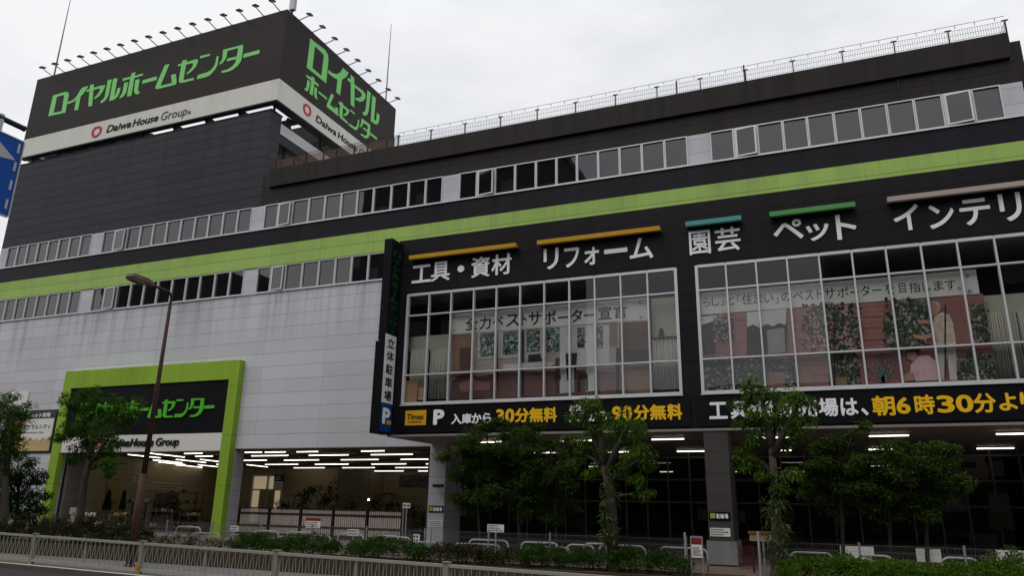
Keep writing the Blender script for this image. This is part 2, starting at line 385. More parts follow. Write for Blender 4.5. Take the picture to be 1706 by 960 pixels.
def place(mb, g, org, ax, ay, an, w, h, d):
    """glyph g stretched into the rectangle at org: width w along ax, height h along ay, standing d proud along an"""
    org, ax, ay, an = map(Vector, (org, ax, ay, an))
    return mb.add([org + ax * (x * w) + ay * (y * h) + an * (z * d) for x, y, z in g[0]], g[1])
FX, FZ, FN = (1, 0, 0), (0, 0, 1), (0, -1, 0)          # facing the street
def text(mb, s, x0, x1, z0, z1, Y, d=.02, bold=.012, shear=0.):
    return place(mb, glyph(s, bold, shear), (x0, Y, z0), FX, FZ, FN, x1 - x0, z1 - z0, d)
def pxrect(zf, x0, x1, y0, y1, Y):                      # measured rectangle of a character, on a wall at Y
    cx, cy = (x0 + x1) / 2, (y0 + y1) / 2
    return atY(*zf(x0, cy), Y).x, atY(*zf(x1, cy), Y).x, atY(*zf(cx, y1), Y).z, atY(*zf(cx, y0), Y).z
def bars_of_print(mb, x0, x1, z0, z1, Y, rows, seed, d=.004):
    """small print too fine to read: rows of short ink dashes"""
    rnd = random.Random(seed); h = (z1 - z0) / rows
    for i in range(rows):
        x = x0; end = x1 - rnd.random() * .4 * (x1 - x0)
        while x < end:
            w = min((.35 + .6 * rnd.random()) * h, x1 - x)
            mb.box(x, x + w, Y - d, Y, z1 - (i + .78) * h, z1 - (i + .3) * h); x += w + .22 * h

# logo lettering, traced as outlines in photo zooms and put back on their own walls
Z1, Z2, Z3, Z4 = zoom((75, 110), 10.667), zoom((165, 95), 10.667), zoom((255, 75), 10.667), zoom((325, 60), 10.667)
Z5, Z6 = zoom((495, 55), 8.573), zoom((495, 115), 7.273)
LOGO_FRONT = [
 ('ロ', Z1, [[(60,895),(145,525),(165,515),(360,458),(400,458),(420,475),(425,520),(365,828)], [(155,830),(300,800),(345,512),(215,545)]]),
 ('イ', Z1, [[(410,632),(455,622),(520,588),(570,530),(620,440),(665,385),(735,360),(770,355),(745,405),(690,480),(635,545),(590,780),(520,785),(560,600),(500,640),(440,668),(405,672)]]),
 ('ヤ', Z1, [[(737,430),(795,405),(805,335),(872,320),(865,385),(1000,345),(1072,335),(1060,385),(1015,470),(960,540),(905,575),(865,585),(890,550),(935,505),(975,445),(985,400),(935,402),(862,425),(840,705),(770,718),(790,445),(738,462)]]),
 ('ル', Z1, [[(1120,250),(1190,235),(1135,510),(1100,580),(1055,630),(992,665),(995,620),(1030,595),(1060,560),(1075,480)]]),
 ('ル', Z2, [[(255,385),(330,372),(275,690),(300,660),(320,610),(330,555),(385,540),(365,640),(325,710),(265,760),(185,780)]]),
 ('ホ', Z2, [[(425,380),(570,345),(580,290),(650,265),(640,330),(785,290),(782,325),(632,370),(575,690),(498,700),(555,385),(425,425)]]),
 ('ホ', Z2, [[(452,455),(520,445),(490,610),(455,680),(415,715),(360,738),(372,700),(400,670),(420,620)]]),
 ('ホ', Z2, [[(650,405),(725,390),(695,580),(705,610),(725,608),(715,650),(670,665),(640,645),(625,610),(625,575)]]),
 ('ー', Z2, [[(780,412),(1033,340),(1022,408),(765,475)]]),
 ('ム', Z3, [[(215,352),(293,335),(135,722),(340,672),(322,530),(408,510),(420,660),(405,700),(370,710),(95,778),(45,778),(45,745),(75,665)]]),
 ('セ', Z3, [[(445,345),(510,325),(522,278),(600,255),(598,300),(770,250),(800,255),(800,295),(770,370),(715,440),(650,495),(595,520),(612,485),(660,440),(705,380),(715,325),(680,322),(588,348),(540,625),(730,580),(728,620),(560,662),(500,672),(462,655),(462,620),(503,360),(447,378)]]),
 ('ン', Z3, [[(838,195),(1018,150),(1012,190),(838,238)]]),
 ('ン', Z3, [[(800,530),(960,485),(1030,445),(1090,370),(1115,300),(1128,205),(1168,190),(1150,350),(1100,440),(1020,530),(960,562),(778,608)]]),
 ('タ', Z4, [[(500,242),(860,150),(838,370),(815,450),(760,525),(690,585),(600,630),(470,655),(475,622),(580,590),(660,540),(715,475),(735,405),(562,450),(575,400),(745,360),(770,212),(580,262),(560,370),(530,430),(490,475),(437,512),(440,475),(480,425),(492,360)]]),
 ('ー', Z4, [[(868,318),(1150,240),(1142,310),(855,388)]])]
LOGO_SIDE = [
 ('ロ', Z5, [[(185,70),(230,110),(400,240),(440,310),(445,380),(412,715),(135,490)], [(252,185),(375,305),(378,330),(345,610),(215,495)]]),
 ('イ', Z5, [[(445,520),(500,570),(560,585),(610,565),(655,498),(735,570),(700,625),(640,662),(610,890),(555,840),(575,660),(520,635),(445,575)]]),
 ('ヤ', Z6, [[(612,100),(648,128),(645,65),(690,105),(692,185),(800,265),(828,310),(825,350),(800,385),(760,395),(705,370),(705,345),(745,350),(775,330),(785,300),(765,280),(695,215),(690,465),(648,430),(648,165),(610,135)]]),
 ('ル', Z6, [[(850,255),(892,290),(865,500),(850,550),(820,568),(792,545),(795,515),(815,520),(828,490)]]),
 ('ル', Z6, [[(908,310),(952,350),(930,605),(945,630),(958,610),(965,525),(998,560),(990,630),(975,665),(950,672),(890,630)]]),
 ('ホ', Z6, [[(108,65),(172,105),(172,80),(210,110),(208,140),(262,190),(258,212),(205,175),(185,322),(148,295),(170,140),(108,90)]]),
 ('ホ', Z6, [[(122,125),(158,150),(140,240),(120,270),(88,250),(92,228),(110,228)]]),
 ('ホ', Z6, [[(212,210),(240,235),(232,310),(245,370),(215,345),(202,300)]]),
 ('ー', Z6, [[(260,265),(362,350),(358,372),(258,290)]]),
 ('ム', Z6, [[(412,295),(445,318),(395,430),(465,490),(455,450),(492,475),(498,570),(355,455),(360,420)]]),
 ('セ', Z6, [[(500,400),(512,405),(515,390),(555,415),(555,435),(625,490),(630,520),(600,560),(570,568),(555,550),(585,535),(598,510),(590,495),(552,465),(545,575),(612,640),(608,665),(520,590),(510,560),(518,435),(500,415)]]),
 ('ン', Z6, [[(640,485),(698,535),(695,552),(640,505)]]),
 ('ン', Z6, [[(625,655),(700,705),(725,685),(735,610),(750,615),(745,690),(725,735),(700,738),(622,680)]]),
 ('タ', Z6, [[(780,595),(885,675),(880,790),(860,830),(830,842),(770,800),(772,778),(820,810),(845,795),(850,765),(795,720),(800,705),(852,740),(855,690),(800,650),(782,700),(755,700),(770,670)]]),
 ('ー', Z6, [[(888,770),(970,838),(965,865),(885,795)]])]
def logo_pieces(src, at):               # -> [(char, outline in wall units, rectangle)], wall units = metres along / up
    out = []
    for i, (ch, zf, loops) in enumerate(src):
        g, bb = outline('%s%d%s' % (ch, i, at.__name__), [[at(*zf(*p)) for p in lp] for lp in loops])
        out.append((ch, g, bb))
    return out
SX0, SX1, SY0, SY1, SZ0, SZM, SZ1 = -42.6, -23.68, 25.9, 36.8, 20.86, 22.05, 26.17      # rooftop sign
def on_front(px, py): p = atY(px, py, SY0); return p.x, p.z
def on_side(px, py): p = atX(px, py, SX1); return p.y, p.z
FRONT, SIDE = logo_pieces(LOGO_FRONT, on_front), logo_pieces(LOGO_SIDE, on_side)

# ------------------------------------------------------------------ ground
g = MB(); NX = 40
def fy(x): return 14.5 - .08 * x                # the roadside railing runs a little askew to the building
def fz(x): return -.375 - .004 * (x + 22)
xs = [-400, -150, -60] + [-50 + 2.5 * i for i in range(33)] + [60, 150, 400]
def strip(mb, ya, yb, za, zb):
    for a, b in zip(xs, xs[1:]): mb.add([(a, ya(a), za(a)), (b, ya(b), za(b)), (b, yb(b), zb(b)), (a, yb(a), zb(a))], [(0, 1, 2, 3)])
    return mb
road_z = lambda x: fz(max(-60, min(40, x))) - .14
fzc = lambda x: fz(max(-60, min(40, x)))
fyc = lambda x: fy(max(-60, min(40, x)))
struct(MB().add([(-900, -900, -.75), (900, -900, -.75), (900, 900, -.75), (-900, 900, -.75)], [(0, 1, 2, 3)]).build('ground', 'soil'))
struct(strip(MB(), lambda x: -6.5, lambda x: fyc(x) - .22, road_z, road_z).build('road', 'asphalt'))
kb = strip(MB(), lambda x: fyc(x) - .22, lambda x: fyc(x) - .06, fzc, fzc)
kb = strip(kb.use(1), lambda x: fyc(x) - .221, lambda x: fyc(x) - .219, road_z, lambda x: fzc(x) - .002)
struct(kb.build('kerb', ['line_paint', 'kerb_brown']))
struct(strip(MB(), lambda x: fyc(x) - .059, lambda x: 18.6, fzc, fzc).build('sidewalk', 'sidewalk'))
mg = strip(MB(), lambda x: -6.5, lambda x: -12, lambda x: road_z(x) + .15, lambda x: road_z(x) + .15)
struct(mg.build('near_pavement', 'sidewalk'))
bed = MB().box(-60, -2.0, 18.6, 20.0, -.6, .02).box(1.0, 40, 18.6, 20.0, -.6, .02)
struct(bed.build('planting_bed', 'soil'))
fc = MB().box(-60, -2.0, 20.0, 25.4, -.6, 0).box(1.0, 40, 20.0, 25.4, -.6, 0).box(-2.0, 1.0, 18.6, 25.4, -.6, -.002)
struct(fc.build('forecourt', 'paving_brown'))
struct(MB().box(-60, 7.1, 25.4, 52, -.6, .004).build('shop_floor', 'floor_inner'))

# ------------------------------------------------------------------ the store
BX0, BX1, BY = -42.6, 7.15, 26.0
store = empty('store_building', (-17.7, 26, 0), 'large black, green and pale grey home store with a big sign on its roof', 'store')
w = MB().box(BX0, -34.6, BY, BY + .3, 0, 10.75).box(-34.6, -23.77, BY, BY + .3, 3.62, 10.75).box(-23.77, -13.45, BY, BY + .3, 3.69, 10.75)
w.box(BX0, BX0 + .3, BY + .3, 60, 0, 10.75)
w.build('pale_wall', 'white_panel', store)
MB().box(BX0 - .03, BX1, BY - .04, BY + .3, 12.01, 13.05).build('green_band', 'green_band', store)
MB().box(BX0, BX1, BY - .003, BY + .3, 13.053, 13.93).build('black_band', 'black_band', store)
MB().box(-24.04, BX1, BY - .002, BY + .3, 15.17, 16.0).build('upper_fascia', 'dark_fascia', store)
pp = MB().box(-23.55, 6.95, BY - .16, BY + .35, 16.05, 16.97).box(-24.0, 7.05, BY + .06, BY + .3, 16.0, 16.05)
pp.box(6.98, 7.4, BY + .3, 58, 15.2, 16.85)
pp.build('parapet', 'parapet_paint', store)
tw = MB().box(BX0, -24.05, BY, BY + .3, 15.17, 20.42).box(-24.35, -24.05, BY + .3, BY + .82, 15.17, 20.42).box(BX0, -24.0, BY - .03, BY + .85, 20.42, 20.47)
tw.box(BX0, BX0 + .3, BY + .3, 37, 15.17, 20.42)
tw.build('tower_wall', 'slate_panel', store)
body = MB().box(BX0 + .05, BX1, 26.9, 60, 15.3, 15.9).box(BX1 - .3, BX1, 26.3, 60, 3.8, 15.3).box(BX0, BX1, 60, 60.3, 0, 15.9).box(BX0, BX0 + .3, 26.3, 60, 10.75, 15.17)
body.box(BX0 + .3, BX1 - .3, 27.2, 27.4, 10.7, 15.2)
body.build('rear_shell', 'pale_concrete', store)
# strip windows
U = [[-42.0, -41.16, -40.33, -39.49, -38.65, -37.8, -36.96, -36.11, -35.25],
     [-34.43, -33.57, -32.68, -31.74, -30.84, -29.91, -28.97, -28.04, -27.15, -26.23, -25.32, -24.45],
     [-23.7, -22.88, -22.06, -21.11, -20.21, -19.31, -18.45, -17.59, -16.67, -15.79, -14.94, -14.11],
     [-13.31, -12.48, -11.65, -10.74, -9.82, -8.93, -8.06, -7.18, -6.31, -5.43, -4.55, -3.68],
     [-2.84, -1.98, -1.15, -.26, .57, 1.45, 2.3, 3.14, 3.98, 4.83, 5.69, 6.53]]
OPEN_U = {1: (1,), 2: (1,), 3: (1,), 4: (1, 9)}
L = [[-42.0, -41.16, -40.34, -39.52, -38.69, -37.83, -36.99, -36.14, -35.28],
     [-34.44, -33.58, -32.69, -31.75, -30.84, -29.91, -28.97, -28.04, -27.17, -26.24, -25.33, -24.46],
     [-23.7, -22.88, -22.07, -21.12, -20.22, -19.33, -18.47, -17.6, -16.7, -15.8, -14.94, -14.11]]
OPEN_L = {1: (1,), 2: (1,)}
def window(x0, x1, z0, z1, opened):
    k = .028; t = .038
    f = MB().box(x0 + .006, x0 + k + t - .02, BY - .025, BY + .09, z0, z1).box(x1 - k - t + .02, x1 - .006, BY - .025, BY + .09, z0, z1)
    f.box(x0 + k + t - .02, x1 - k - t + .02, BY - .03, BY + .09, z0, z0 + .055).box(x0 + k + t - .02, x1 - k - t + .02, BY - .03, BY + .09, z1 - .045, z1)
    a, b = x0 + .05, x1 - .05
    if opened: f.box(a, a + .03, BY - .02, BY + .07, z0 + .055, z1 - .045)
    wo = f.build('window', 'alu', store)
    if not opened:
        hw_, hh_ = (b - a) / 2 + .012, (z1 - z0 - .09) / 2
        p = MB().box(-hw_, hw_, -.006, .006, -hh_, hh_).build('pane', 'tinted_glass', wo)
        p.location = Vector(((a + b) / 2, BY + .045, (z0 + z1 + .01) / 2)) - world_loc(wo); rq = random.Random(int(x0 * 100 + z0 * 7)); p.rotation_euler = (R(rq.gauss(0, .35)), 0, R(rq.gauss(0, .5)))
        return
    sw = b - a
    s = MB().box(0, .055, 0, .05, 0, z1 - z0 - .11).box(sw - .055, sw, 0, .05, 0, z1 - z0 - .11).box(.055, sw - .055, .001, .049, 0, .055).box(.055, sw - .055, .001, .049, z1 - z0 - .165, z1 - z0 - .11)
    so_ = s.build('sash', 'alu', wo); so_.location = Vector((a + .01, BY - .05, z0 + .055)) - world_loc(wo); so_.rotation_euler.z = R(-7)
    p = MB().box(.05, sw - .05, .02, .03, .05, z1 - z0 - .16).build('pane', 'tinted_glass', wo); p.location = so_.location; p.rotation_euler = so_.rotation_euler
    MB().box(a, b, BY + .085, BY + .095, z0 + .05, z1 - .04).build('dark_opening', 'dark_inner', wo)  # flat dark sheet standing in for the unlit inside behind the sash
for rows, op, z0, z1 in ((U, OPEN_U, 13.93, 15.17), (L, OPEN_L, 10.75, 12.01)):
    prev = BX0
    for gi, e in enumerate(rows):
        MB().box(prev, e[0], BY - .004, BY + .2, z0 + .004, z1 - .004).build('infill_panel', 'white_plain', store); prev = e[-1]
        for i in range(len(e) - 1): window(e[i], e[i + 1], z0, z1, i in op.get(gi, ()))
    MB().box(prev, BX1 if rows is U else -13.5, BY - .004, BY + .2, z0 + .004, z1 - .004).build('infill_panel', 'white_plain', store)
    sill = MB().box(BX0, BX1 if rows is U else -14.1, BY - .06, BY - .032, z0 - .03, z0 + .012)
    sill.build('sill', 'alu', store)

for (xa, ya, xb, yb, r) in ((1495, 129, 1501, 162, .035), (1551, 123, 1554, 153, .02)):
    pa, pb_ = atY(xa, ya, BY - .04), atY(xb, yb, BY - .04); MB().tube([(pa.x, BY - .03, min(pa.z, 16.0)), (pa.x, BY - .03, 15.2)], r, 6).build('drain_pipe', 'steel_dark', store)
# entrance portal
PFY = 25.68
po = MB().box(-34.92, -34.36, PFY, BY - .003, 0, 7.62).box(-24.32, -23.79, PFY, BY - .003, 0, 7.60).box(-34.36, -24.32, PFY, BY - .003, 6.74, 7.61)
portal = po.build('entrance_portal', 'portal_green', store)
MB().box(-34.36, -24.32, PFY + .07, BY - .004, 4.38, 6.74).build('fascia_panel', 'board_black', portal)
MB().box(-34.36, -24.32, PFY + .05, BY - .004, 3.61, 4.378).build('white_fascia', 'board_white', portal)
MB().box(-24.35, -23.77, BY + .002, 26.6, 0, 3.69).build('pillar', 'pillar_panel', store)
MB().box(-14.12, -13.42, BY + .004, 27.4, 0, 3.8).build('pillar', 'pillar_panel', store)
pr = MB().box(-3.22, -2.53, 22.76, 23.9, .67, 3.8).build('pillar', 'pillar_shaded', store)
MB().box(-3.29, -2.46, 22.68, 24.0, .05, .67).box(-3.24, -2.5, 22.74, 23.95, 0, .05).build('plinth', 'plinth_grey', pr)
pr2 = MB().box(5.9, 6.6, 22.76, 23.9, .67, 3.8).build('pillar', 'pillar_shaded', store)
MB().box(5.83, 6.67, 22.68, 24.0, 0, .67).build('plinth', 'pillar_panel', pr2)

# the black block that stands forward over the arcade
KX0, KX1, KY, KZ0, KZ1 = -14.07, 7.15, 22.75, 3.8, 11.07
WZ0, WZ1 = 4.91, 8.885
WL = [-13.55, -12.67, -11.78, -10.89, -10.02, -9.13, -8.25, -7.36, -6.48, -5.6, -4.72, -3.81]
WR = [-3.155 + .8955 * i for i in range(12)]
fb = MB().box(KX0, KX1, KY, KY + .25, WZ1, KZ1).box(KX0, WL[0], KY, KY + .25, KZ0, WZ1).box(WL[-1], WR[0], KY, KY + .25, KZ0, WZ1).box(WR[-1], KX1, KY, KY + .25, KZ0, WZ1)
fb.box(WL[0], WL[-1], KY, KY + .25, KZ0, WZ0).box(WR[0], WR[-1], KY, KY + .25, KZ0, WZ0)
fb.box(KX0, KX0 + .25, KY + .25, BY - .004, KZ0, KZ1).box(KX1 - .25, KX1, KY + .25, BY, KZ0, KZ1).box(KX0 + .25, KX1 - .25, KY + .25, BY, KZ1 - .3, KZ1 - .05)
fb.build('front_block', 'box_black', store)
MB().box(KX0 + .01, KX1 - .01, KY + .012, 31.6, KZ0 - .03, KZ0 - .002).box(KX0 - .02, KX1, KY - .02, KY + .01, KZ0 - .03, KZ0 + .04).build('soffit', 'soffit', store)
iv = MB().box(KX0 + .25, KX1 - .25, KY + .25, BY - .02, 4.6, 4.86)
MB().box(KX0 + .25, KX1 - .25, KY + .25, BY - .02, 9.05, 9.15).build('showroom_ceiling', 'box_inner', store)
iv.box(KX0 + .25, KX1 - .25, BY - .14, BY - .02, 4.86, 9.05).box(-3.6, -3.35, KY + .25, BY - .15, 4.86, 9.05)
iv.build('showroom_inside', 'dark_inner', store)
TR = [WZ0, 5.92, 8.1, WZ1]
for e in (WL, WR):
    k = .03
    f = MB()
    for i, x in enumerate(e):
        q = .045 if i in (0, len(e) - 1) else .024
        f.box(x - q, x + q, KY - .04, KY + .1, WZ0 - .03, WZ1 + .03)
    for z in TR:
        q = .045 if z in (WZ0, WZ1) else .024
        for a, b in zip(e, e[1:]): f.box(a + .025, b - .025, KY - .036, KY + .096, z - q, z + q)
    f.box(e[0] - .06, e[-1] + .06, KY - .09, KY - .041, WZ0 - .08, WZ0 - .045)
    wo = f.build('showroom_window', 'alu', store)
    for a, b in zip(e, e[1:]):
        pm = MB()
        for c, d in zip(TR, TR[1:]): pm.box(a + .02, b - .02, KY + .02, KY + .032, c + .02, d - .02)
        pm.build('pane', 'clear_glass', wo)
# glazed shop front under the block
GX = [-14.9 + .889 * i for i in range(26)]; GY = 31.7
gz = [.15, 1.76, 2.65, 3.545]
f = MB(); pm = MB()
for x in GX: f.box(x - .03, x + .03, GY - .05, GY + .08, 0, 3.77)
for z in gz[1:]: 
    for a, b in zip(GX, GX[1:]): f.box(a + .031, b - .031, GY - .045, GY + .075, z - .035, z + .035)
for a, b in zip(GX, GX[1:]):
    f.box(a + .031, b - .031, GY - .04, GY + .07, 0, .15)
    for c, d in zip(gz, gz[1:]): pm.box(a + .02, b - .02, GY, GY + .015, c + .03, d - .03)
sf = f.build('shop_front', 'alu_dark', store); pm.build('pane', 'shop_glass', sf)
MB().box(-15, BX1, GY, GY + .1, 3.58, 3.77).box(-15.0, -14.2, 27.5, GY, 0, 3.77).box(BX1 - .25, BX1 - .02, 26.5, 60, 0, 3.768).build('dark_partition', 'dark_inner', store)
ins = MB().box(-14.2, BX1, 48, 48.2, 0, 3.77).box(-14.9, BX1 - .3, GY + .2, 48, 3.7, 3.76)
ins.build('back_room', 'dark_inner', store)
# garden hall behind the entrance
hall = MB().box(-45, -14.9, BY + .31, 51, 3.9, 4.0)
for i in range(12): hall.box(-44.5, -15, 27.6 + 2.05 * i, 27.9 + 2.05 * i, 3.82, 3.9)
hall.build('hall_ceiling', 'ceiling_brown', store)
wq = lambda t_: (-34.3 - 9.9 * t_, 26.32 + 18.68 * t_)
MB().prism([(*wq(0), 0), (*wq(.1), 0), (*wq(.1), 3.82), (*wq(0), 3.82)], (-.2, 0, 0)).build('hall_side_wall', 'inner_grey', store)
hw = MB().prism([(*wq(.1002), 0), (*wq(.803), 0), (*wq(.803), 3.82), (*wq(.1002), 3.82)], (-.2, 0, 0))
hw.build('hall_side_wall', 'tan_wall', store)
MB().box(-36.3, -31.5, 45, 45.2, 0, 3.82).box(-42.25, -39.2, 45, 45.2, 0, 3.82).box(-42.29, -42.25, 41.2, 45.2, 0, 3.82).box(-39.2, -36.3, 45.15, 45.3, 0, 3.82).build('hall_back_wall', 'tan_wall', store)
MB().box(-31.4, -15, 50.6, 50.8, 0, 3.82).box(-31.6, -31.4, 45, 50.8, 0, 3.82).box(-15.0, -14.92, 31.8, 50.6, 0, 3.82).build('hall_far_wall', 'tan_wall', store)
# lit doorway of the shop seen at the back
dw = MB(); 
dx0, dx1 = -39.15, -36.35
for x in (dx0, (dx0 + dx1) / 2, dx1): dw.box(x - .06, x + .06, 44.95, 45.1, 0, 3.3)
dw.box(dx0, dx1, 44.97, 45.08, 2.2, 2.3).box(dx0, dx1, 44.97, 45.08, 3.2, 3.3)
d = dw.build('glass_door', 'alu', store)
MB().box(dx0 + .05, dx1 - .05, 45.11, 45.14, 2.3, 3.2).box(dx0 + .05, dx0 + .6, 45.11, 45.14, 0, 2.2).box(dx1 - .75, dx1 - .3, 45.11, 45.14, .6, 2.2).build('lit_interior', 'store_light', d)

# ------------------------------------------------------------------ rooftop sign
rs = empty('rooftop_sign', ((SX0 + SX1) / 2, SY0, SZ0), 'huge dark rooftop box sign with slanted green lettering over a cream stripe', 'rooftop sign')
pan = MB().box(SX0, SX1, SY0, SY0 + .2, SZM, SZ1).box(SX1 - .2, SX1, SY0 + .2, SY1, SZM, SZ1).box(SX0, SX1 - .2, SY1 - .2, SY1, SZM, SZ1).box(SX0, SX0 + .2, SY0 + .2, SY1 - .2, SZM, SZ1)
pan.build('sign_panel', 'sign_dark', rs)
e = .02
cr = MB().box(SX0 - .01, SX1 + e, SY0 - e, SY0 + .2, SZ0, SZM - .003).box(SX1 - .2, SX1 + e, SY0 + .2, SY1, SZ0, SZM - .003).box(SX0, SX1 - .2, SY1 - .2, SY1, SZ0, SZM - .003).box(SX0 - .01, SX0 + .2, SY0 + .2, SY1 - .2, SZ0, SZM - .003)
cr.build('cream_stripe', 'sign_cream', rs)
tr = MB()
tr.box(SX0, SX1, SY0 - .03, SY0 + .3, SZ0 - .08, SZ0 - .004).box(SX1 - .3, SX1 + .03, SY0 + .3, SY1, SZ0 - .08, SZ0 - .004)
for i in range(9):
    x = SX0 + .5 + (SX1 - SX0 - 1) * i / 8
    tr.box(x - .1, x + .1, SY0 + .3, SY1, SZ0 - .02, SZ0 + .22)
    tr.tube([(x, SY0 + .45, SZ0), (x, SY0 + .45, 19.6)], .07, 6)
    if i % 2: tr.tube([(x, SY0 + .6, SZ0 - .05), (x + .9, SY0 + 2.4, 19.9)], .05, 5)
for yy in (SY0 + 2.6, SY0 + 5.2, SY0 + 8): tr.box(SX0 + .3, SX1 - .3, yy, yy + .25, SZ0 + .23, SZ0 + .5)
tr.box(SX0 + .3, -33.5, SY0 + 1.2, SY1 - .5, SZ0 + .5, SZ0 + .56)
for i in range(4):
    y = SY0 + 1.8 + 2.7 * i
    tr.tube([(-24.4, y, SZ0), (-24.4, y, 17)], .1, 6); tr.tube([(-24.4, y, SZ0 - .1), (-26.6, y + 1.2, 18)], .07, 6); tr.tube([(-24.4, y + 1.3, 18.6), (-24.4, y, SZ0 - .1)], .06, 6)
tr.build('steel_frame', 'steel_dark', rs)
b0, b1 = atX(469, 206, -24.06), atX(534, 251, -24.06); c0 = atX(469, 224, -24.06)
bm_ = MB().box(-24.3, -24.06, BY + .83, 38, c0.z, b0.z).build('side_beam', 'beam_light', rs)
MB().box(-24.5, -24.1, BY + .83, 38, c0.z - .5, c0.z - .01).build('lower_beam', 'steel_dark', rs)
for ch, gl, (x0, x1, z0, z1) in FRONT:
    place(MB(), (gl[0], gl[1]), (x0, SY0 - .002, z0), FX, FZ, FN, x1 - x0, z1 - z0, .012).build('letter', 'sign_green', rs)
for ch, gl, (y0, y1, z0, z1) in SIDE:
    place(MB(), (gl[0], gl[1]), (SX1 + .002, y0, z0), (0, 1, 0), FZ, (1, 0, 0), y1 - y0, z1 - z0, .012).build('letter', 'sign_green', rs)
def ring(mb, org, ax, an, w, h, d):
    """the red ring emblem: an egg-shaped ring, thicker at one shoulder with a small notch at the top"""
    n = 28; A = []; B = []
    for i in range(n):
        t = 2 * math.pi * i / n
        dent = .06 * math.exp(-((t - math.pi / 2) / .22) ** 2)
        A.append((.5 + (.5 - dent) * math.cos(t) * (1 if math.sin(t) > 0 else .97), .5 + (.5 - dent) * math.sin(t)))
        B.append((.5 + .29 * math.cos(t), .5 + .30 * math.sin(t)))
    org, ax, an = Vector(org), Vector(ax), Vector(an)
    P = lambda p, k: org + ax * (p[0] * w) + Vector((0, 0, p[1] * h)) + an * (d * k)
    vs = [P(p, 1) for p in A] + [P(p, 1) for p in B] + [P(p, 0) for p in A] + [P(p, 0) for p in B]
    fs = []
    for i in range(n):
        j = (i + 1) % n
        fs += [(i, j, n + j, n + i), (2 * n + i, 2 * n + j, j, i), (n + i, n + j, 3 * n + j, 3 * n + i)]
    return mb.add(vs, fs)
ZG = zoom((140, 170), 8.979)
def frect(x0, x1, y0, y1): 
    a, b = on_front(*ZG(x0, (y0 + y1) / 2)), on_front(*ZG(x1, (y0 + y1) / 2)); c, d_ = on_front(*ZG((x0 + x1) / 2, y1)), on_front(*ZG((x0 + x1) / 2, y0))
    return a[0], b[0], c[1], d_[1]
x0, x1, z0, z1 = frect(122, 270, 362, 528); yf = SY0 - .02
rmid = (x0 + x1) / 2; zmid = (z0 + z1) / 2
ring(MB(), (x0, yf - .002, z0), FX, FN, x1 - x0, z1 - z0, .02).build('ring_emblem', 'logo_red', rs)
ra, rb = on_front(*ZG(335, 465))[0], on_front(*ZG(1112, 295))[0]
zb, zt = on_front(*ZG(335, 465))[1], on_front(*ZG(395, 355))[1]
t = MB(); g_ = glyph('Daiwa', .028, .18); 
xm = on_front(*ZG(705, 385))[0]; xh = on_front(*ZG(725, 375))[0]
place(t, g_, (ra, yf, zb), FX, FZ, FN, xm - ra, zt - zb + .04, .02); place(t, glyph('House', .028, .18), (xh, yf, zb - .01), FX, FZ, FN, rb - xh, zt - zb + .04, .02)
t.build('lettering', 'ink', rs)
ga, gb = on_front(*ZG(1155, 270))[0], on_front(*ZG(1545, 180))[0]
t = MB(); place(t, glyph('Group', 0, .18), (ga, yf, zb - .19), FX, FZ, FN, gb - ga, zt - zb + .24, .02)
gr = on_front(*ZG(1568, 205))[0]; place(t, glyph('®', 0), (gr - .08, yf, zb - .05), FX, FZ, FN, .22, .22, .015)
t.build('lettering', 'ink_grey', rs)
# side face
sx = SX1 + .02
def srect(zf, x0, y0, x1, y1):      # lower left and upper right corner pixels on the side face
    a, b = on_side(*zf(x0, y0)), on_side(*zf(x1, y1)); return a[0], b[0], a[1], b[1]
ya, za = on_side(*Z6(65, 480)); yb_, zb_ = on_side(*Z6(168, 520)); zt_ = on_side(*Z6(105, 412))[1]; zl_ = on_side(*Z6(135, 582))[1]
ring(MB(), (sx + .002, ya, zl_), (0, 1, 0), (1, 0, 0), yb_ - ya, zt_ - zl_, .02).build('ring_emblem', 'logo_red', rs)
yd, zd = on_side(*Z6(220, 632)); zd2 = on_side(*Z6(232, 552))[1]; ym = on_side(*Z6(470, 790))[0]; yh = on_side(*Z6(487, 820))[0]; ye = on_side(*Z6(720, 950))[0]
t = MB(); place(t, glyph('Daiwa', .028, .1), (sx, yd, zd), (0, 1, 0), FZ, (1, 0, 0), ym - yd, zd2 - zd, .02)
place(t, glyph('House', .028, .1), (sx, yh, zd), (0, 1, 0), FZ, (1, 0, 0), ye - yh, zd2 - zd, .02); t.build('lettering', 'ink', rs)
t = MB(); place(t, glyph('Group', 0, .1), (sx, ye + .25, zd - .18), (0, 1, 0), FZ, (1, 0, 0), 1.9, zd2 - zd + .18, .02); t.build('lettering', 'ink_grey', rs)

# floodlights along the sign's top edges
def floodlight(base, out, label, i, group):
    t = empty('floodlight', base, label, 'floodlight', group)
    o = Vector(out); tip = Vector(base) + o * .62 + Vector((0, 0, .12))
    MB().tube([base, tip], .028, 6).box(base[0] - .06, base[0] + .06, base[1] - .06, base[1] + .06, base[2] - .02, base[2] + .06).build('arm', 'steel_grey', t)
    s = Vector((abs(o.y), abs(o.x), 0)) * .12
    h = MB(); h.prism([tip - s - o * .05 + Vector((0, 0, .08)), tip + s - o * .05 + Vector((0, 0, .08)), tip + s + o * .24, tip - s + o * .24], (0, 0, .075))
    h.build('lamp_head', 'steel_dark', t)
    MB().prism([tip - s * .8 + Vector((0, 0, .06)), tip + s * .8 + Vector((0, 0, .06)), tip + s * .8 + o * .2 + Vector((0, 0, .005)), tip - s * .8 + o * .2 + Vector((0, 0, .005))], (0, 0, -.015)).build('lens', 'sign_cream', t)
ZA = zoom((0, 0), 3.404); ZB = zoom((400, 0), 3.404)
fa, fb_ = atY(*ZA(290, 437), SY0).x, atY(*ZA(1585, 70), SY0).x
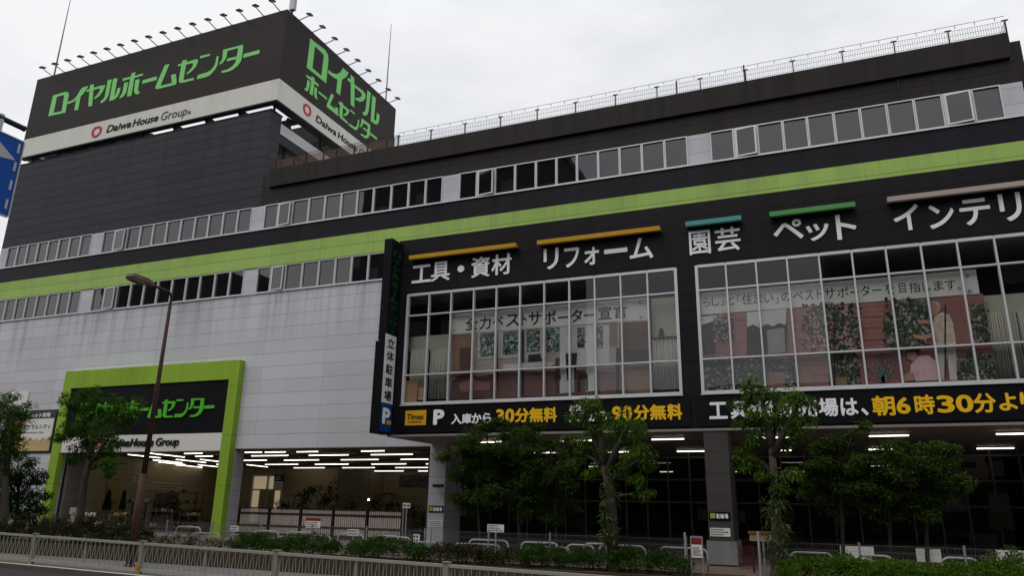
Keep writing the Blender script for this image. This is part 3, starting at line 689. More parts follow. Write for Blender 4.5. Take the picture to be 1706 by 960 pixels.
for i in range(17):
    x = fa + (fb_ - fa) * i / 16
    floodlight((x, SY0 + .1, SZ1), (0, -1, 0), 'floodlight %s from the left along the rooftop sign\'s long edge' % ORD[i], i, 'floodlights on the long front of the rooftop sign')
ya_, yb2 = atX(*ZB(340, 102), SX1).y, atX(*ZB(846, 572), SX1).y
for i in range(9):
    y = ya_ + (yb2 - ya_) * i / 8
    floodlight((SX1 - .1, y, SZ1), (1, 0, 0), 'floodlight %s from the corner along the rooftop sign\'s short side' % ORD[i], i, 'floodlights on the short side of the rooftop sign')
# rods and aerial on the sign
def rod(px, py, tx, ty, Y, label):
    b = atY(px, py, Y); tp = atY(tx, ty, Y)
    t = empty('lightning_rod', (b.x, Y, SZ1 - .3), label, 'lightning rod', 'lightning rods on the rooftop sign')
    MB().tube([(b.x, Y, SZ1 - .3), (b.x, Y, (b.z + tp.z) / 2), (b.x, Y, tp.z)], .055, 6, r1=.018).build('mast', 'steel_grey', t)
    MB().lathe([(.12, 0), (.12, .35), (.07, .45)], (b.x, Y, SZ1 - .25), 8).build('socket', 'galv', t)
rod(90, 126, 120, -6, 26.6, 'thin lightning rod at the left end of the rooftop sign')
rod(643, 163, 651, 40, 36.0, 'thin lightning rod at the far right end of the rooftop sign')
ap = atY(487, 17, 26.3)
t = empty('antenna', (ap.x, 26.3, SZ1 - .1), 'pale grey antenna box on the near top corner of the rooftop sign', 'antenna')
MB().tube([(ap.x, 26.3, SZ1 - .1), (ap.x, 26.3, SZ1 + .35)], .05, 6).build('mast', 'steel_dark', t)
MB().box(ap.x - .16, ap.x + .16, 26.2, 26.42, SZ1 + .2, SZ1 + 1.9).build('antenna_box', 'galv', t, bevel=.03)

# ------------------------------------------------------------------ roof railings
D1, D2 = zoom((800, 0), 3.404), zoom((1206, 0), 3.404)
RY = BY + .16
rt = atY(1010, 160, RY).z
rz = sum(atY(*p, RY).z for p in [D1(0, 672), D1(716, 530), D2(660, 268), D2(1590, 97)]) / 4
ft = rz; fence = empty('roof_fence', (-4, RY, 16.9), 'long wire mesh safety fence along the roof edge on the right', 'roof fence')
X0r, X1r = -16.6, atY(*D2(1590, 105), RY).x
npost = 14; PX = [X0r + (X1r - X0r) * i / npost for i in range(npost + 1)]
for i, x in enumerate(PX): 
    p = MB().box(x - .02, x + .02, RY - .02, RY + .02, 15.9, ft - .12).box(x - .1, x + .1, RY - .03, RY + .03, ft - .145, ft - .12)
    p.build('post', 'steel_dark', fence)
for a, b in zip(PX, PX[1:]):
    mm = MB(); n = 22
    for k in range(n): x = a + .05 + (b - a - .1) * k / (n - 1); mm.box(x - .005, x + .005, RY - .005, RY + .005, 16.0, ft - .16)
    for k in range(9): z = 16.0 + (ft - .16 - 16.0) * k / 8; mm.box(a + .04, b - .04, RY - .0045, RY + .0045, z - .005, z + .005)
    mm.build('mesh_panel', 'wire', fence)
rl = MB().tube([(X0r, RY - .06, ft), (X1r, RY - .06, ft)], .010, 6)
n = 40
for k in range(n): x = X0r + (X1r - X0r) * (k + .5) / n; rl.box(x - .01, x + .01, RY - .07, RY - .05, ft - .12, ft)
rl.build('top_rail', 'steel_grey', fence)
sd_ = MB()
for k in range(30): sd_.box(X1r - .005, X1r + .005, RY + .2 * k + .1, RY + .2 * k + .11, 16.0, ft - .16)
for k in range(9): z = 16.0 + (ft - .16 - 16.0) * k / 8; sd_.box(X1r - .006, X1r + .006, RY + .05, RY + 6, z - .005, z + .005)
sd_.build('side_mesh', 'wire', fence)
for px, py, ty in ((1128, 160, 134), (1241, 137, 108)):
    p = atY(px, py, RY + .4); q = atY(px, ty, RY + .4)
    MB().tube([(p.x, RY + .4, 15.9), (p.x, RY + .4, q.z)], .03, 6).build('stay_pole', 'steel_dark', fence)
# brown screen between tower and mesh fence
sf_ = empty('netting_screen', (-20, 26.2, 16.97), 'brown see-through netting screen on the parapet in front of the sign', 'netting screen')
zf6 = zoom((440, 150), 6.4); SYY = BY + .2
tops = [atY(*zf6(x, y), SYY) for x, y in ((130, 742), (325, 708), (455, 680), (640, 652), (775, 625), (965, 590), (1110, 560), (1310, 522), (1385, 505))]
zt = sum(p.z for p in tops) / len(tops)
for p in tops: MB().box(p.x - .025, p.x + .025, SYY - .025, SYY + .025, 16.9, zt + .02).build('post', 'slat_brown', sf_)
for a, b in zip(tops, tops[1:]): MB().add([(a.x + .025, SYY, 16.9), (b.x - .025, SYY, 16.9), (b.x - .025, SYY, zt), (a.x + .025, SYY, zt)], [(0, 1, 2, 3)]).build('net', 'brown_net', sf_)
gl_ = atY(*zf6(1450, 490), SYY).x
MB().add([(tops[-1].x + .025, SYY, 16.9), (gl_, SYY, 16.9), (gl_, SYY, zt + .05), (tops[-1].x + .025, SYY, zt)], [(0, 1, 2, 3)]).build('net', 'grey_net', sf_)
MB().tube([(tops[0].x, SYY - .03, zt + .06), (gl_, SYY - .03, zt + .06)], .015, 6).build('top_wire', 'steel_dark', sf_)

# ------------------------------------------------------------------ lettering on the front block
T3, T4, LZ, RZ, MZ = zoom((640, 340), 2.666), zoom((1140, 300), 2.399), zoom((700, 640), 3.), zoom((1140, 600), 2.6667), zoom((340, 620), 2.824)
LY = KY - .005
def word(name_label, cat, chars, zf, mat, bold=.028, d=.06, group=None, Y=LY, parent=None, fixed_z=True):
    rc = [pxrect(zf, *c[1:5], Y) for c in chars]
    x0 = min(r[0] for r in rc); zz = min(r[2] for r in rc)
    t = parent or empty('wall_lettering', (x0, Y, zz), name_label, cat, group)
    for c, r in zip(chars, rc):
        mb = MB()
        if c[0] == '・': mb.lathe([(.13, 0), (.13, .05)], (0, 0, 0), 16); mb.v = [(x + (r[0] + r[1]) / 2, Y - z, y + (r[2] + r[3]) / 2) for x, y, z in mb.v]
        else: text(mb, c[0], *r, Y, d, bold)
        mb.build('letter', mat, t)
    return t
LG = 'department names in white letters on the black block'
word('white letters 工具・資材 under the left yellow bar', 'lettering', [('工', 125, 209, 272, 350), ('具', 210, 293, 257, 343), ('・', 330, 355, 277, 302), ('資', 388, 470, 235, 326), ('材', 478, 567, 222, 315)], T3, 'letter_white', .018, .03, group=LG)
word('white letters リフォーム under the longer yellow bar', 'lettering', [('リ', 709, 775, 197, 291), ('フ', 800, 868, 195, 282), ('ォ', 890, 955, 192, 271), ('ー', 978, 1081, 198, 219), ('ム', 1090, 1195, 150, 246)], T3, 'letter_white', .018, .03, group=LG)
word('white letters 園芸 under the short teal bar', 'lettering', [('園', 20, 105, 203, 298), ('芸', 123, 225, 189, 285)], T4, 'letter_white', .014, .03, group=LG)
word('white letters ペット under the green bar', 'lettering', [('ペ', 355, 475, 160, 240), ('ッ', 487, 580, 175, 243), ('ト', 606, 688, 136, 237)], T4, 'letter_white', .02, .03, group=LG)
word('white letters インテリア under the pale pink bar', 'lettering', [('イ', 836, 940, 100, 203), ('ン', 976, 1080, 97, 193), ('テ', 1100, 1225, 75, 180), ('リ', 1258, 1350, 52, 165), ('ア', 1385, 1490, 42, 155)], T4, 'letter_white', .02, .03, group=LG)
BG = 'coloured light bars above the department names'
def lightbar(zf, xa, yat, yab, xb, ybt, ybb, mat, label):
    a, b = atY(*zf(xa, yab), KY - .3), atY(*zf(xb, ybb), KY - .3); zt = atY(*zf(xa, yat), KY - .3).z
    t = empty('light_bar', ((a.x + b.x) / 2, KY, a.z), label, 'light bar', BG)
    MB().box(a.x, b.x, KY - .3, KY - .17, a.z, a.z + .155).box(a.x + .01, b.x - .01, KY - .168, KY - .002, a.z + .06, a.z + .145).build('cover', mat, t, bevel=.01)
lightbar(T3, 109, 231, 247, 583, 177, 195, 'bar_yellow', 'shorter yellow light bar at the left, above the letters 工具・資材')
lightbar(T3, 678, 163, 181, 1224, 97, 117, 'bar_yellow', 'longer yellow light bar above the letters リフォーム')
lightbar(T4, 5, 166, 185, 228, 143, 161, 'bar_teal', 'short teal light bar above the letters 園芸')
lightbar(T4, 341, 128, 146, 685, 86, 105, 'bar_green', 'green light bar above the letters ペット')
lightbar(T4, 813, 68, 87, 1500, -13, 5, 'bar_pink', 'pale pink light bar above the letters インテリ at the right')

# black sign boards along the bottom of the block
QY = KY - .05
sb = empty('parking_sign', (-8.6, KY, 3.86), 'long black board with a yellow parking panel and white and yellow free parking times', 'sign board')
MB().box(-13.75, -3.55, QY, KY - .003, 3.9, 4.78).build('board', 'board_black', sb)
BZ = zoom((670, 675), 6.093)
r_ = pxrect(BZ, 30, 243, 57, 210, QY - .02)
MB().box(r_[0], r_[1], QY - .03, QY - .001, r_[2], r_[3]).build('yellow_panel', 'yellow_board', sb, bevel=.028)
t = MB(); text(t, 'Times', r_[0] + .09, r_[1] - .09, r_[2] + .2, r_[3] - .12, QY - .031, .008, .02, .22); text(t, 'PARKING', r_[0] + .16, r_[1] - .17, r_[2] + .09, r_[2] + .15, QY - .031, .008, .012)
t.build('lettering', 'ink', sb)
word(None, None, [('P', 318, 428, 48, 203)], BZ, 'letter_white', .045, .02, parent=sb, Y=QY - .001)
word(None, None, [('入', 500, 603, 92, 197), ('庫', 606, 705, 88, 193), ('か', 708, 808, 86, 189), ('ら', 818, 908, 82, 188)], BZ, 'letter_white', .03, .02, parent=sb, Y=QY - .001)
word(None, None, [('3', 380, 420, 127, 198), ('0', 426, 471, 124, 195), ('分', 473, 546, 122, 194), ('無', 546, 616, 118, 193), ('料', 618, 684, 117, 192)], LZ, 'letter_yellow', .04, .02, parent=sb, Y=QY - .001)
word(None, None, [('お', 746, 776, 106, 137), ('買', 778, 808, 105, 136), ('上', 811, 841, 104, 135), ('で', 844, 874, 103, 134)], LZ, 'letter_white', .02, .02, parent=sb, Y=QY - .001)
word(None, None, [('入', 742, 791, 142, 191), ('庫', 792, 840, 140, 190), ('か', 842, 890, 139, 188), ('ら', 892, 934, 138, 187)], LZ, 'letter_white', .03, .02, parent=sb, Y=QY - .001)
word(None, None, [('9', 960, 1006, 112, 186), ('0', 1012, 1060, 109, 184), ('分', 1066, 1146, 106, 182), ('無', 1148, 1230, 102, 181), ('料', 1234, 1310, 100, 180)], LZ, 'letter_yellow', .04, .02, parent=sb, Y=QY - .001)
hb = empty('opening_hours_sign', (2, KY, 3.86), 'long black board under the right window with white and yellow opening time letters', 'sign board')
MB().box(-3.4, 7.1, QY, KY - .003, 3.9, 4.78).build('board', 'board_black', hb)
word(None, None, [('工', 110, 192, 188, 263), ('具', 205, 283, 184, 262), ('資', 318, 398, 178, 259), ('材', 404, 486, 176, 257), ('売', 500, 590, 173, 255), ('場', 596, 684, 170, 252), ('は', 694, 772, 170, 248), ('、', 787, 818, 214, 248)], RZ, 'letter_white', .03, .02, parent=hb, Y=QY - .001)
word(None, None, [('・', 290, 312, 210, 232)], RZ, 'letter_white', .03, .02, parent=hb, Y=QY - .001)
word(None, None, [('朝', 834, 936, 160, 249), ('6', 942, 1004, 166, 241), ('時', 1023, 1113, 155, 243), ('3', 1122, 1200, 158, 236), ('0', 1206, 1284, 155, 234), ('分', 1284, 1385, 148, 236), ('よ', 1396, 1478, 147, 226), ('り', 1492, 1560, 143, 222)], RZ, 'letter_yellow', .03, .02, parent=hb, Y=QY - .001)

# blade sign at the block's left end
bl = empty('blade_sign', (-14.09, 22.4, 3.82), 'tall narrow black blade sign with a white parking panel and blue P', 'blade sign')
BFX = -13.93
MB().box(-14.25, BFX, 22.0, KY - .004, 7.1, 10.92).box(-14.30, BFX - .01, 21.93, KY - .006, 3.84, 7.06).build('casing', 'board_black', bl)
wz0, wz1 = atX(*zoom((610, 540), 4.8)(185, 640), BFX).z, atX(*zoom((610, 540), 4.8)(185, 85), BFX).z
pz0 = atX(*zoom((610, 540), 4.8)(140, 875), BFX).z
MB().box(BFX - .009, BFX + .012, 21.98, KY - .06, wz0, wz1).build('white_panel', 'board_white', bl)
MB().box(BFX - .009, BFX + .014, 21.98, KY - .06, max(3.9, pz0), wz0 - .004).build('blue_panel', 'blue_paint', bl)
AX, AN = (0, 1, 0), (1, 0, 0)
tt = MB()
for i, ch in enumerate('立体駐車場'):
    h = (wz1 - wz0) / 5.2
    place(tt, glyph(ch, .025), (BFX + .012, 22.1, wz1 - (i + .98) * h - .02), AX, FZ, AN, .48, h * .76, .006)
tt.build('lettering', 'ink', bl)
ph = wz0 - max(3.9, pz0)
tt = MB(); place(tt, glyph('P', .045), (BFX + .014, 22.08, max(3.9, pz0) + ph * .27), AX, FZ, AN, .5, ph * .56, .006); tt.build('letter', 'letter_white', bl)
MB().box(BFX + .022, BFX + .03, 22.36, 22.64, max(3.9, pz0) + ph * .27, max(3.9, pz0) + ph * .42).build('yellow_patch', 'yellow_board', bl)
seq = ['ロ', 'イ', 'ヤ', 'ル', 'ホ', 'ー', 'ム', 'セ', 'ン', 'タ', 'ー']
def grouped(src):
    out = []
    for ch, gl, bb in src:
        if out and out[-1][0] == ch and ch in 'ルホン': out[-1][1].append((gl, bb))
        else: out.append((ch, [(gl, bb)]))
    return out
gr_ = grouped(SIDE)
for i, (ch, parts) in enumerate(gr_):
    X0_, X1_ = min(b[0] for _, b in parts), max(b[1] for _, b in parts); Z0_, Z1_ = min(b[2] for _, b in parts), max(b[3] for _, b in parts)
    cell = (10.55 - 7.3) / 11; zc = 10.55 - (i + 1) * cell
    mb = MB()
    if ch == 'ー': mb.box(BFX + .002, BFX + .03, 22.33, 22.42, zc + .02, zc + cell - .04)
    else:
        for gl, b in parts:
            u = lambda v: (v - X0_) / (X1_ - X0_); q = lambda v: (v - Z0_) / (Z1_ - Z0_)
            place(mb, gl, (BFX + .002, 22.13 + .5 * u(b[0]), zc + .03 + (cell - .07) * q(b[2])), AX, FZ, AN, .5 * (u(b[1]) - u(b[0])), (cell - .07) * (q(b[3]) - q(b[2])), .03)
    mb.build('letter', 'blade_green', bl)

# lettering on the entrance portal
PY = PFY + .07
NZ = zoom((0, 580), 2.526)
pl = empty('entrance_lettering', (-29, PY, 5), 'bright green slanted lettering on the black board over the entrance', 'lettering')
gx0 = min(b[0] for _, _, b in FRONT); gx1 = max(b[1] for _, _, b in FRONT); gz0 = min(b[2] for _, _, b in FRONT); gz1 = max(b[3] for _, _, b in FRONT)
ex1 = atY(*NZ(905, 245), PY).x; ez1, ez0 = atY(*NZ(840, 208), PY).z, atY(*NZ(840, 292), PY).z; ex0 = atY(*NZ(325, 295), PY).x
for ch, gl, b in FRONT:
    u = lambda v: ex0 + (ex1 - ex0) * (v - gx0) / (gx1 - gx0); q = lambda v: ez0 + (ez1 - ez0) * (v - gz0) / (gz1 - gz0)
    place(MB(), gl, (u(b[0]), PY - .003, q(b[2])), FX, FZ, FN, u(b[1]) - u(b[0]), q(b[3]) - q(b[2]), .06).build('letter', 'entry_green', pl)
gp = empty('group_lettering', (-29, 25.6, 3.7), 'black lettering with a red ring on the white strip over the entrance', 'lettering')
Y2 = PFY + .047
zb = atY(*NZ(600, 415), Y2).z; zt = atY(*NZ(600, 385), Y2).z
xg0, xg1 = atY(*NZ(658, 400), Y2).x, atY(*NZ(755, 395), Y2).x; xh1 = atY(*NZ(648, 400), Y2).x; xd0 = atY(*NZ(462, 405), Y2).x; xm = atY(*NZ(547, 400), Y2).x
t = MB(); text(t, 'Daiwa', xd0, xm, zb, zt + .04, Y2, .05, .03, .18); text(t, 'House', xm + .03, xh1, zb, zt + .04, Y2, .05, .03, .18); t.build('lettering', 'ink', gp)
t = MB(); text(t, 'Group', xg0, xg1, zb - .09, zt + .05, Y2, .05, .008, .18); t.build('lettering', 'ink', gp)
xr0, xr1 = atY(*NZ(402, 412), Y2).x, atY(*NZ(440, 410), Y2).x
ring(MB(), (xr0, Y2, zb - .05), FX, FN, xr1 - xr0, .48, .05).build('ring_emblem', 'logo_red', gp)

# pet shop board on the pale wall, left
K3 = zoom((0, 620), 5.333); PYY = BY - .05
pb = empty('pet_shop_sign', (-36, BY, 3.9), 'square pet shop board with green heading and yellow lower picture on the pale wall', 'sign board')
x0, x1 = atY(*K3(40, 560), PYY).x, atY(*K3(462, 540), PYY).x; z0, zh, z1 = atY(*K3(330, 713), PYY).z, atY(*K3(340, 417), PYY).z, atY(*K3(350, 345), PYY).z
xm = atY(*K3(190, 560), PYY).x
MB().box(x0 - .05, x1 + .12, PYY + .002, BY - .003, z0 - .05, z1 + .03).build('frame', 'slat_brown', pb)
pmat('pet_green', (.05, .075, .055), .5, .1, 2.)
MB().box(x0, x1 + .08, PYY - .012, PYY, zh, z1).build('heading', 'pet_green', pb)
MB().box(xm, x1, PYY - .012, PYY, z0 + .05, zh - .004).build('white_panel', 'board_white', pb)
MB().box(x0, xm - .004, PYY - .012, PYY, z0 + .05, zh - .004).build('picture', 'print_orange', pb)
an = MB(); rnd = random.Random(5); npt = 26; base = z0 + .06
topl = [(xm + .01 + (x1 - xm - .02) * i / npt, base + (zh - z0) * (.30 + .12 * rnd.random())) for i in range(npt + 1)]
an.prism([(xm + .01, PYY - .012, base)] + [(x1 - .01, PYY - .012, base)] + [(x, PYY - .012, z) for x, z in reversed(topl)], (0, -.004, 0)); an.build('animal_picture', 'print_animals', pb)
MB().box(xm + .01, x1 - .01, PYY - .02, PYY - .0165, base, base + .25).build('yellow_strip', 'canvas_yellow', pb)
t = MB(); rr = pxrect(K3, 275, 450, 365, 405, PYY); text(t, 'ペット売場', rr[0], rr[1], rr[2], rr[3], PYY - .012, .01, .02); t.build('heading_text', 'letter_white', pb); t = MB(); rr = pxrect(K3, 228, 262, 362, 402, PYY); text(t, '子', *rr, PYY - .012, .01, .02); t.build('letter', 'letter_white', pb)
t = MB(); rr = pxrect(K3, 205, 450, 470, 512, PYY); text(t, 'アニマルシティ', *rr, PYY - .012, .006, .02); rr = pxrect(K3, 240, 390, 530, 552, PYY); text(t, 'animal city', *rr, PYY - .012, .006, .01); t.build('lettering', 'ink', pb)
x0, x1 = atY(*K3(60, 250), PYY).x, atY(*K3(245, 240), PYY).x; z0, z1 = atY(*K3(230, 300), PYY).z, atY(*K3(250, 175), PYY).z
pb2 = MB().box(x0, x1, BY - .06, BY - .003, z0 - .35, z1).build('blank_board', 'board_white'); tag(pb2, 'plain pale board on the wall above the pet shop sign, half behind leaves', 'sign board')

# ------------------------------------------------------------------ behind the showroom windows
def poly(mb, zf, pts, Y, d=.002): return mb.prism([atY(*zf(*p), Y) for p in pts], (0, -d, 0))
def rectp(mb, zf, x0, y0, x1, y1, Y): return poly(mb, zf, [(x0, y0), (x1, y0), (x1, y1), (x0, y1)], Y)
VY = KY + .17
class Layers:                    # a printed picture: flat areas of ink, each a hair above the last
    def __init__(s, root): s.root = root; s.k = 0
    def ink(s, name, mat, *polys, zf):
        s.k += 1; mb = MB()
        for p in polys: poly(mb, zf, p, VY - .003 * s.k)
        return mb.build(name, mat, s.root)
def B(x0, y0, x1, y1, s=0): return [(x0, y0), (x1, y0 - s), (x1, y1 - s), (x0, y1)]
def slab(zf, TL, TR, BR, BL, mat, name, root, d=.01):
    a, b, c, e = [atY(*zf(*p), VY) for p in (TL, TR, BR, BL)]
    xl, xr = (a.x + e.x) / 2, (b.x + c.x) / 2; zt, zb = (a.z + b.z) / 2, (c.z + e.z) / 2
    MB().box(xl, xr, VY, VY + d, zb, zt).build(name, mat, root); return xl, xr, zb, zt
def dabs(L_, name, mats, areas, n, size, seed, zf):
    L_.s = None
    rnd = random.Random(seed); L_.k += 1; mb = MB()
    for A in areas:
        x0, x1 = min(p[0] for p in A), max(p[0] for p in A); y0, y1 = min(p[1] for p in A), max(p[1] for p in A); cnt = 0; tot = int(n * (x1 - x0) * (y1 - y0) / 10000) + 6
        while cnt < tot:
            x, y = rnd.uniform(x0 - 6, x1 + 6), rnd.uniform(y0 - 6, y1 + 6)
            ins = False; j = len(A) - 1
            for i in range(len(A)):
                if (A[i][1] > y) != (A[j][1] > y) and x < (A[j][0] - A[i][0]) * (y - A[i][1]) / (A[j][1] - A[i][1]) + A[i][0]: ins = not ins
                j = i
            if not ins and rnd.random() < .93: continue
            r = size * rnd.uniform(.4, 1.3); a0 = rnd.uniform(0, 6); d = .0004 + .0022 * rnd.random()
            mb.use(rnd.randrange(len(mats)))
            pts = [atY(*zf(x + r * rnd.uniform(.6, 1.2) * math.cos(a0 + k * 1.047), y + r * rnd.uniform(.6, 1.2) * math.sin(a0 + k * 1.047)), VY - .003 * L_.k - d) for k in range(6)]
            mb.add(pts, [(0, 1, 2, 3, 4, 5)]); cnt += 1
    return mb.build(name, mats, L_.root)
lp = empty('room_poster', (-8.3, VY, 4.95), 'large printed picture of a room with table and sofa', 'poster')
slab(T3, (302, 575), (1180, 518), (1186, 838), (285, 868), 'p_wall', 'paper', lp)
q = Layers(lp)
q.ink('floor', 'p_floor', [(285, 868), (300, 800), (520, 745), (940, 740), (1186, 770), (1186, 838)], zf=T3)
q.ink('partition', 'p_tan', B(302, 580, 388, 770, 6), [(945, 530), (1035, 522), (1035, 630), (1000, 632), (945, 625)], [(1065, 720), (1180, 712), (1182, 838), (1062, 842)], zf=T3)
q.ink('wardrobe', 'p_brown', B(335, 640, 385, 740, 4), B(650, 670, 700, 712, 3), B(1045, 528, 1180, 700, 8), B(760, 685, 782, 840, 2), zf=T3)
q.ink('window_frame', 'p_wallpale', B(415, 572, 608, 690, 8), B(625, 560, 705, 690, 5), B(790, 545, 1000, 715, 8), zf=T3)
q.ink('garden_view', 'print_forest', B(427, 575, 490, 680, 4), B(528, 568, 598, 672, 4), B(632, 558, 692, 660, 4), B(722, 552, 778, 655, 3), B(858, 550, 890, 640, 2), B(944, 545, 972, 640, 2), zf=T3)
dabs(q, 'garden_view', ['d_teal', 'd_leaf', 'd_pale', 'd_leaf2'], [B(430, 600, 487, 676, 4), B(531, 590, 595, 668, 4), B(635, 570, 690, 656, 4), B(724, 560, 776, 650, 3), B(860, 560, 888, 636, 2), B(946, 556, 970, 636, 2)], 420, 5, 3, T3)
q.ink('curtain', 'p_white', B(780, 548, 845, 842, 4), B(895, 540, 935, 835, 3), zf=T3)
q.ink('dark_edge', 'p_dark', B(497, 565, 505, 800, 1), B(612, 560, 620, 850, 1), B(1030, 640, 1045, 838, 1), B(1050, 650, 1180, 705, 6), zf=T3)
q.ink('furniture', 'p_dark', [(805, 665), (858, 662), (855, 700), (850, 780), (843, 780), (845, 720), (822, 720), (820, 785), (812, 785)], [(860, 755), (905, 752), (905, 830), (898, 830), (896, 775), (870, 775), (868, 835), (860, 835)], [(940, 750), (952, 750), (956, 838), (946, 838)], [(640, 670), (695, 666), (695, 705), (640, 708)], [(755, 758), (785, 756), (785, 780), (755, 782)], zf=T3)
q.ink('sofa', 'p_brown', [(300, 790), (340, 758), (390, 752), (420, 775), (480, 780), (490, 850), (420, 862), (300, 866)], zf=T3)
q.ink('sofa_seat', 'p_brick', [(330, 800), (400, 770), (410, 790), (470, 795), (470, 825), (340, 835)], zf=T3)
q.ink('table_top', 'p_wallpale', [(525, 715), (700, 700), (760, 705), (740, 720), (530, 735)], zf=T3)
ba = empty('slogan_banner', (-8.3, VY, 7.2), 'white cloth banner with black writing 宣言 behind the left showroom window', 'banner')
xl, xr, zb, zt = slab(T3, (300, 490), (1180, 415), (1180, 520), (298, 576), 'banner_cloth', 'cloth', ba)
def line_of(mb, chars, zf, Y, bold): 
    for ch, a, b, c_, d_ in chars: text(mb, ch, *pxrect(zf, a, b, c_, d_, Y), Y, .004, bold)
    return mb
t = line_of(MB(), [('全', 362, 416, 505, 560), ('力', 424, 474, 500, 557), ('ベ', 482, 530, 500, 540), ('ス', 542, 600, 490, 545), ('ト', 612, 634, 485, 540), ('サ', 641, 698, 480, 538), ('ポ', 706, 764, 474, 535), ('ー', 772, 822, 500, 508), ('タ', 830, 880, 468, 526), ('ー', 888, 932, 490, 498), ('宣', 952, 1010, 455, 514), ('言', 1018, 1080, 450, 508)], T3, VY - .001, .02)
t.build('lettering', 'ink', ba)
t = MB()
for px, py in ((305, 506), (306, 560), (1140, 440), (1142, 503)):
    for dx, dy in ((-5, -4), (5, 0), (-3, 5)): p = atY(*T3(px + dx, py + dy), VY); t.box(p.x - .02, p.x + .02, VY - .006, VY - .001, p.z - .02, p.z + .02)
t.build('corner_marks', 'ink', ba)
rp_ = empty('garden_poster', (1, VY, 4.95), 'large printed picture of two men gardening by a red brick wall', 'poster')
slab(T4, (62, 540), (1205, 452), (1240, 805), (78, 842), 'p_brick', 'paper', rp_)
q = Layers(rp_)
q.ink('planks', 'p_plank', B(420, 520, 500, 690, 4), B(700, 495, 800, 680, 6), B(1120, 500, 1180, 650, 3), zf=T4)
q.ink('mortar', 'p_brickdark', *[B(x, y, x + w, y + 4, 1) for x, y, w in ((190, 560, 60), (430, 560, 68), (430, 600, 66), (435, 640, 62), (710, 545, 85), (715, 590, 80), (725, 640, 70), (1130, 560, 48), (1135, 610, 50), (450, 740, 120), (455, 780, 120))], zf=T4)
q.ink('doorway', 'p_dark', B(70, 560, 125, 700, 3), B(250, 575, 410, 705, 6), zf=T4)
q.ink('awning', 'p_white', [(250, 530), (408, 515), (405, 580), (380, 572), (355, 585), (330, 575), (300, 590), (275, 578), (252, 588)], [(68, 548), (130, 542), (125, 560), (100, 570), (70, 580)], zf=T4)
q.ink('window_bay', 'p_grey', [(330, 600), (400, 590), (405, 690), (335, 698)], zf=T4)
dabs(q, 'hanging_flowers', ['d_leaf', 'd_leaf', 'd_leaf2', 'd_pink', 'd_leaf', 'd_white'], [[(480, 530), (560, 500), (640, 498), (690, 520), (705, 600), (690, 680), (620, 690), (560, 660), (500, 610)], [(120, 560), (180, 545), (190, 600), (150, 640), (118, 610)]], 620, 7, 5, T4)
dabs(q, 'shrubs', ['d_leaf', 'd_leaf', 'd_leaf2', 'd_leaf2', 'd_white', 'd_leaf'], [[(805, 560), (840, 500), (930, 480), (975, 520), (985, 600), (960, 660), (810, 675)], [(1100, 760), (1130, 700), (1200, 700), (1240, 740), (1240, 803), (1100, 808)], [(1150, 500), (1190, 500), (1215, 640), (1180, 650)], [(580, 690), (680, 690), (700, 740), (690, 825), (585, 830)], [(75, 715), (180, 720), (320, 712), (440, 735), (440, 832), (78, 842)]], 620, 7, 6, T4)
q.ink('pots', 'p_tan', B(330, 770, 400, 832, 2), B(600, 790, 650, 828, 1), B(460, 780, 510, 830, 1), zf=T4)
q.ink('grass_plant', 'print_forest', *[[(790, 810), (800, 810), (790 + dx, 810 - dy), (786 + dx, 812 - dy)] for dx, dy in ((-55, 60), (-40, 90), (-22, 110), (0, 120), (20, 118), (42, 100), (58, 75), (66, 40), (-62, 30))], zf=T4)
q.ink('standing_trousers', 'p_trouser', [(1005, 650), (1085, 640), (1090, 800), (1062, 800), (1050, 690), (1040, 800), (1018, 802)], zf=T4)
q.ink('standing_shirt', 'print_shirt', [(1000, 545), (1030, 528), (1060, 540), (1075, 575), (1085, 640), (1010, 652), (1000, 620), (985, 600)], zf=T4)
q.ink('skin', 'p_skin', [(978, 500), (1000, 490), (1020, 498), (1022, 525), (1005, 548), (985, 540), (972, 520)], [(915, 618), (960, 622), (1000, 605), (1005, 625), (960, 640), (920, 632)], [(930, 560), (985, 560), (990, 578), (935, 572)], [(890, 690), (925, 680), (932, 705), (915, 725), (892, 715)], [(880, 780), (905, 765), (925, 800), (870, 808)], zf=T4)
q.ink('hair', 'p_hair', [(975, 500), (990, 484), (1015, 486), (1026, 505), (1020, 520), (1012, 500), (990, 496)], zf=T4)
q.ink('dark_hair', 'p_dark', [(885, 690), (895, 668), (925, 664), (940, 680), (935, 702), (925, 688), (900, 686)], zf=T4)
q.ink('pink_shirt', 'p_pink', [(905, 740), (935, 705), (975, 700), (1005, 725), (1022, 770), (1020, 800), (925, 805), (915, 775), (902, 770)], zf=T4)
q.ink('fold', 'p_dark', B(1040, 500, 1046, 795, 1), B(598, 500, 604, 830, 1), B(300, 560, 305, 830, 1), zf=T4)
ba = empty('slogan_banner', (1, VY, 7.2), 'longer cream cloth banner with a line of thin writing behind the right showroom window', 'banner')
slab(T4, (58, 450), (1168, 362), (1180, 462), (66, 538), 'banner_cloth', 'cloth', ba)
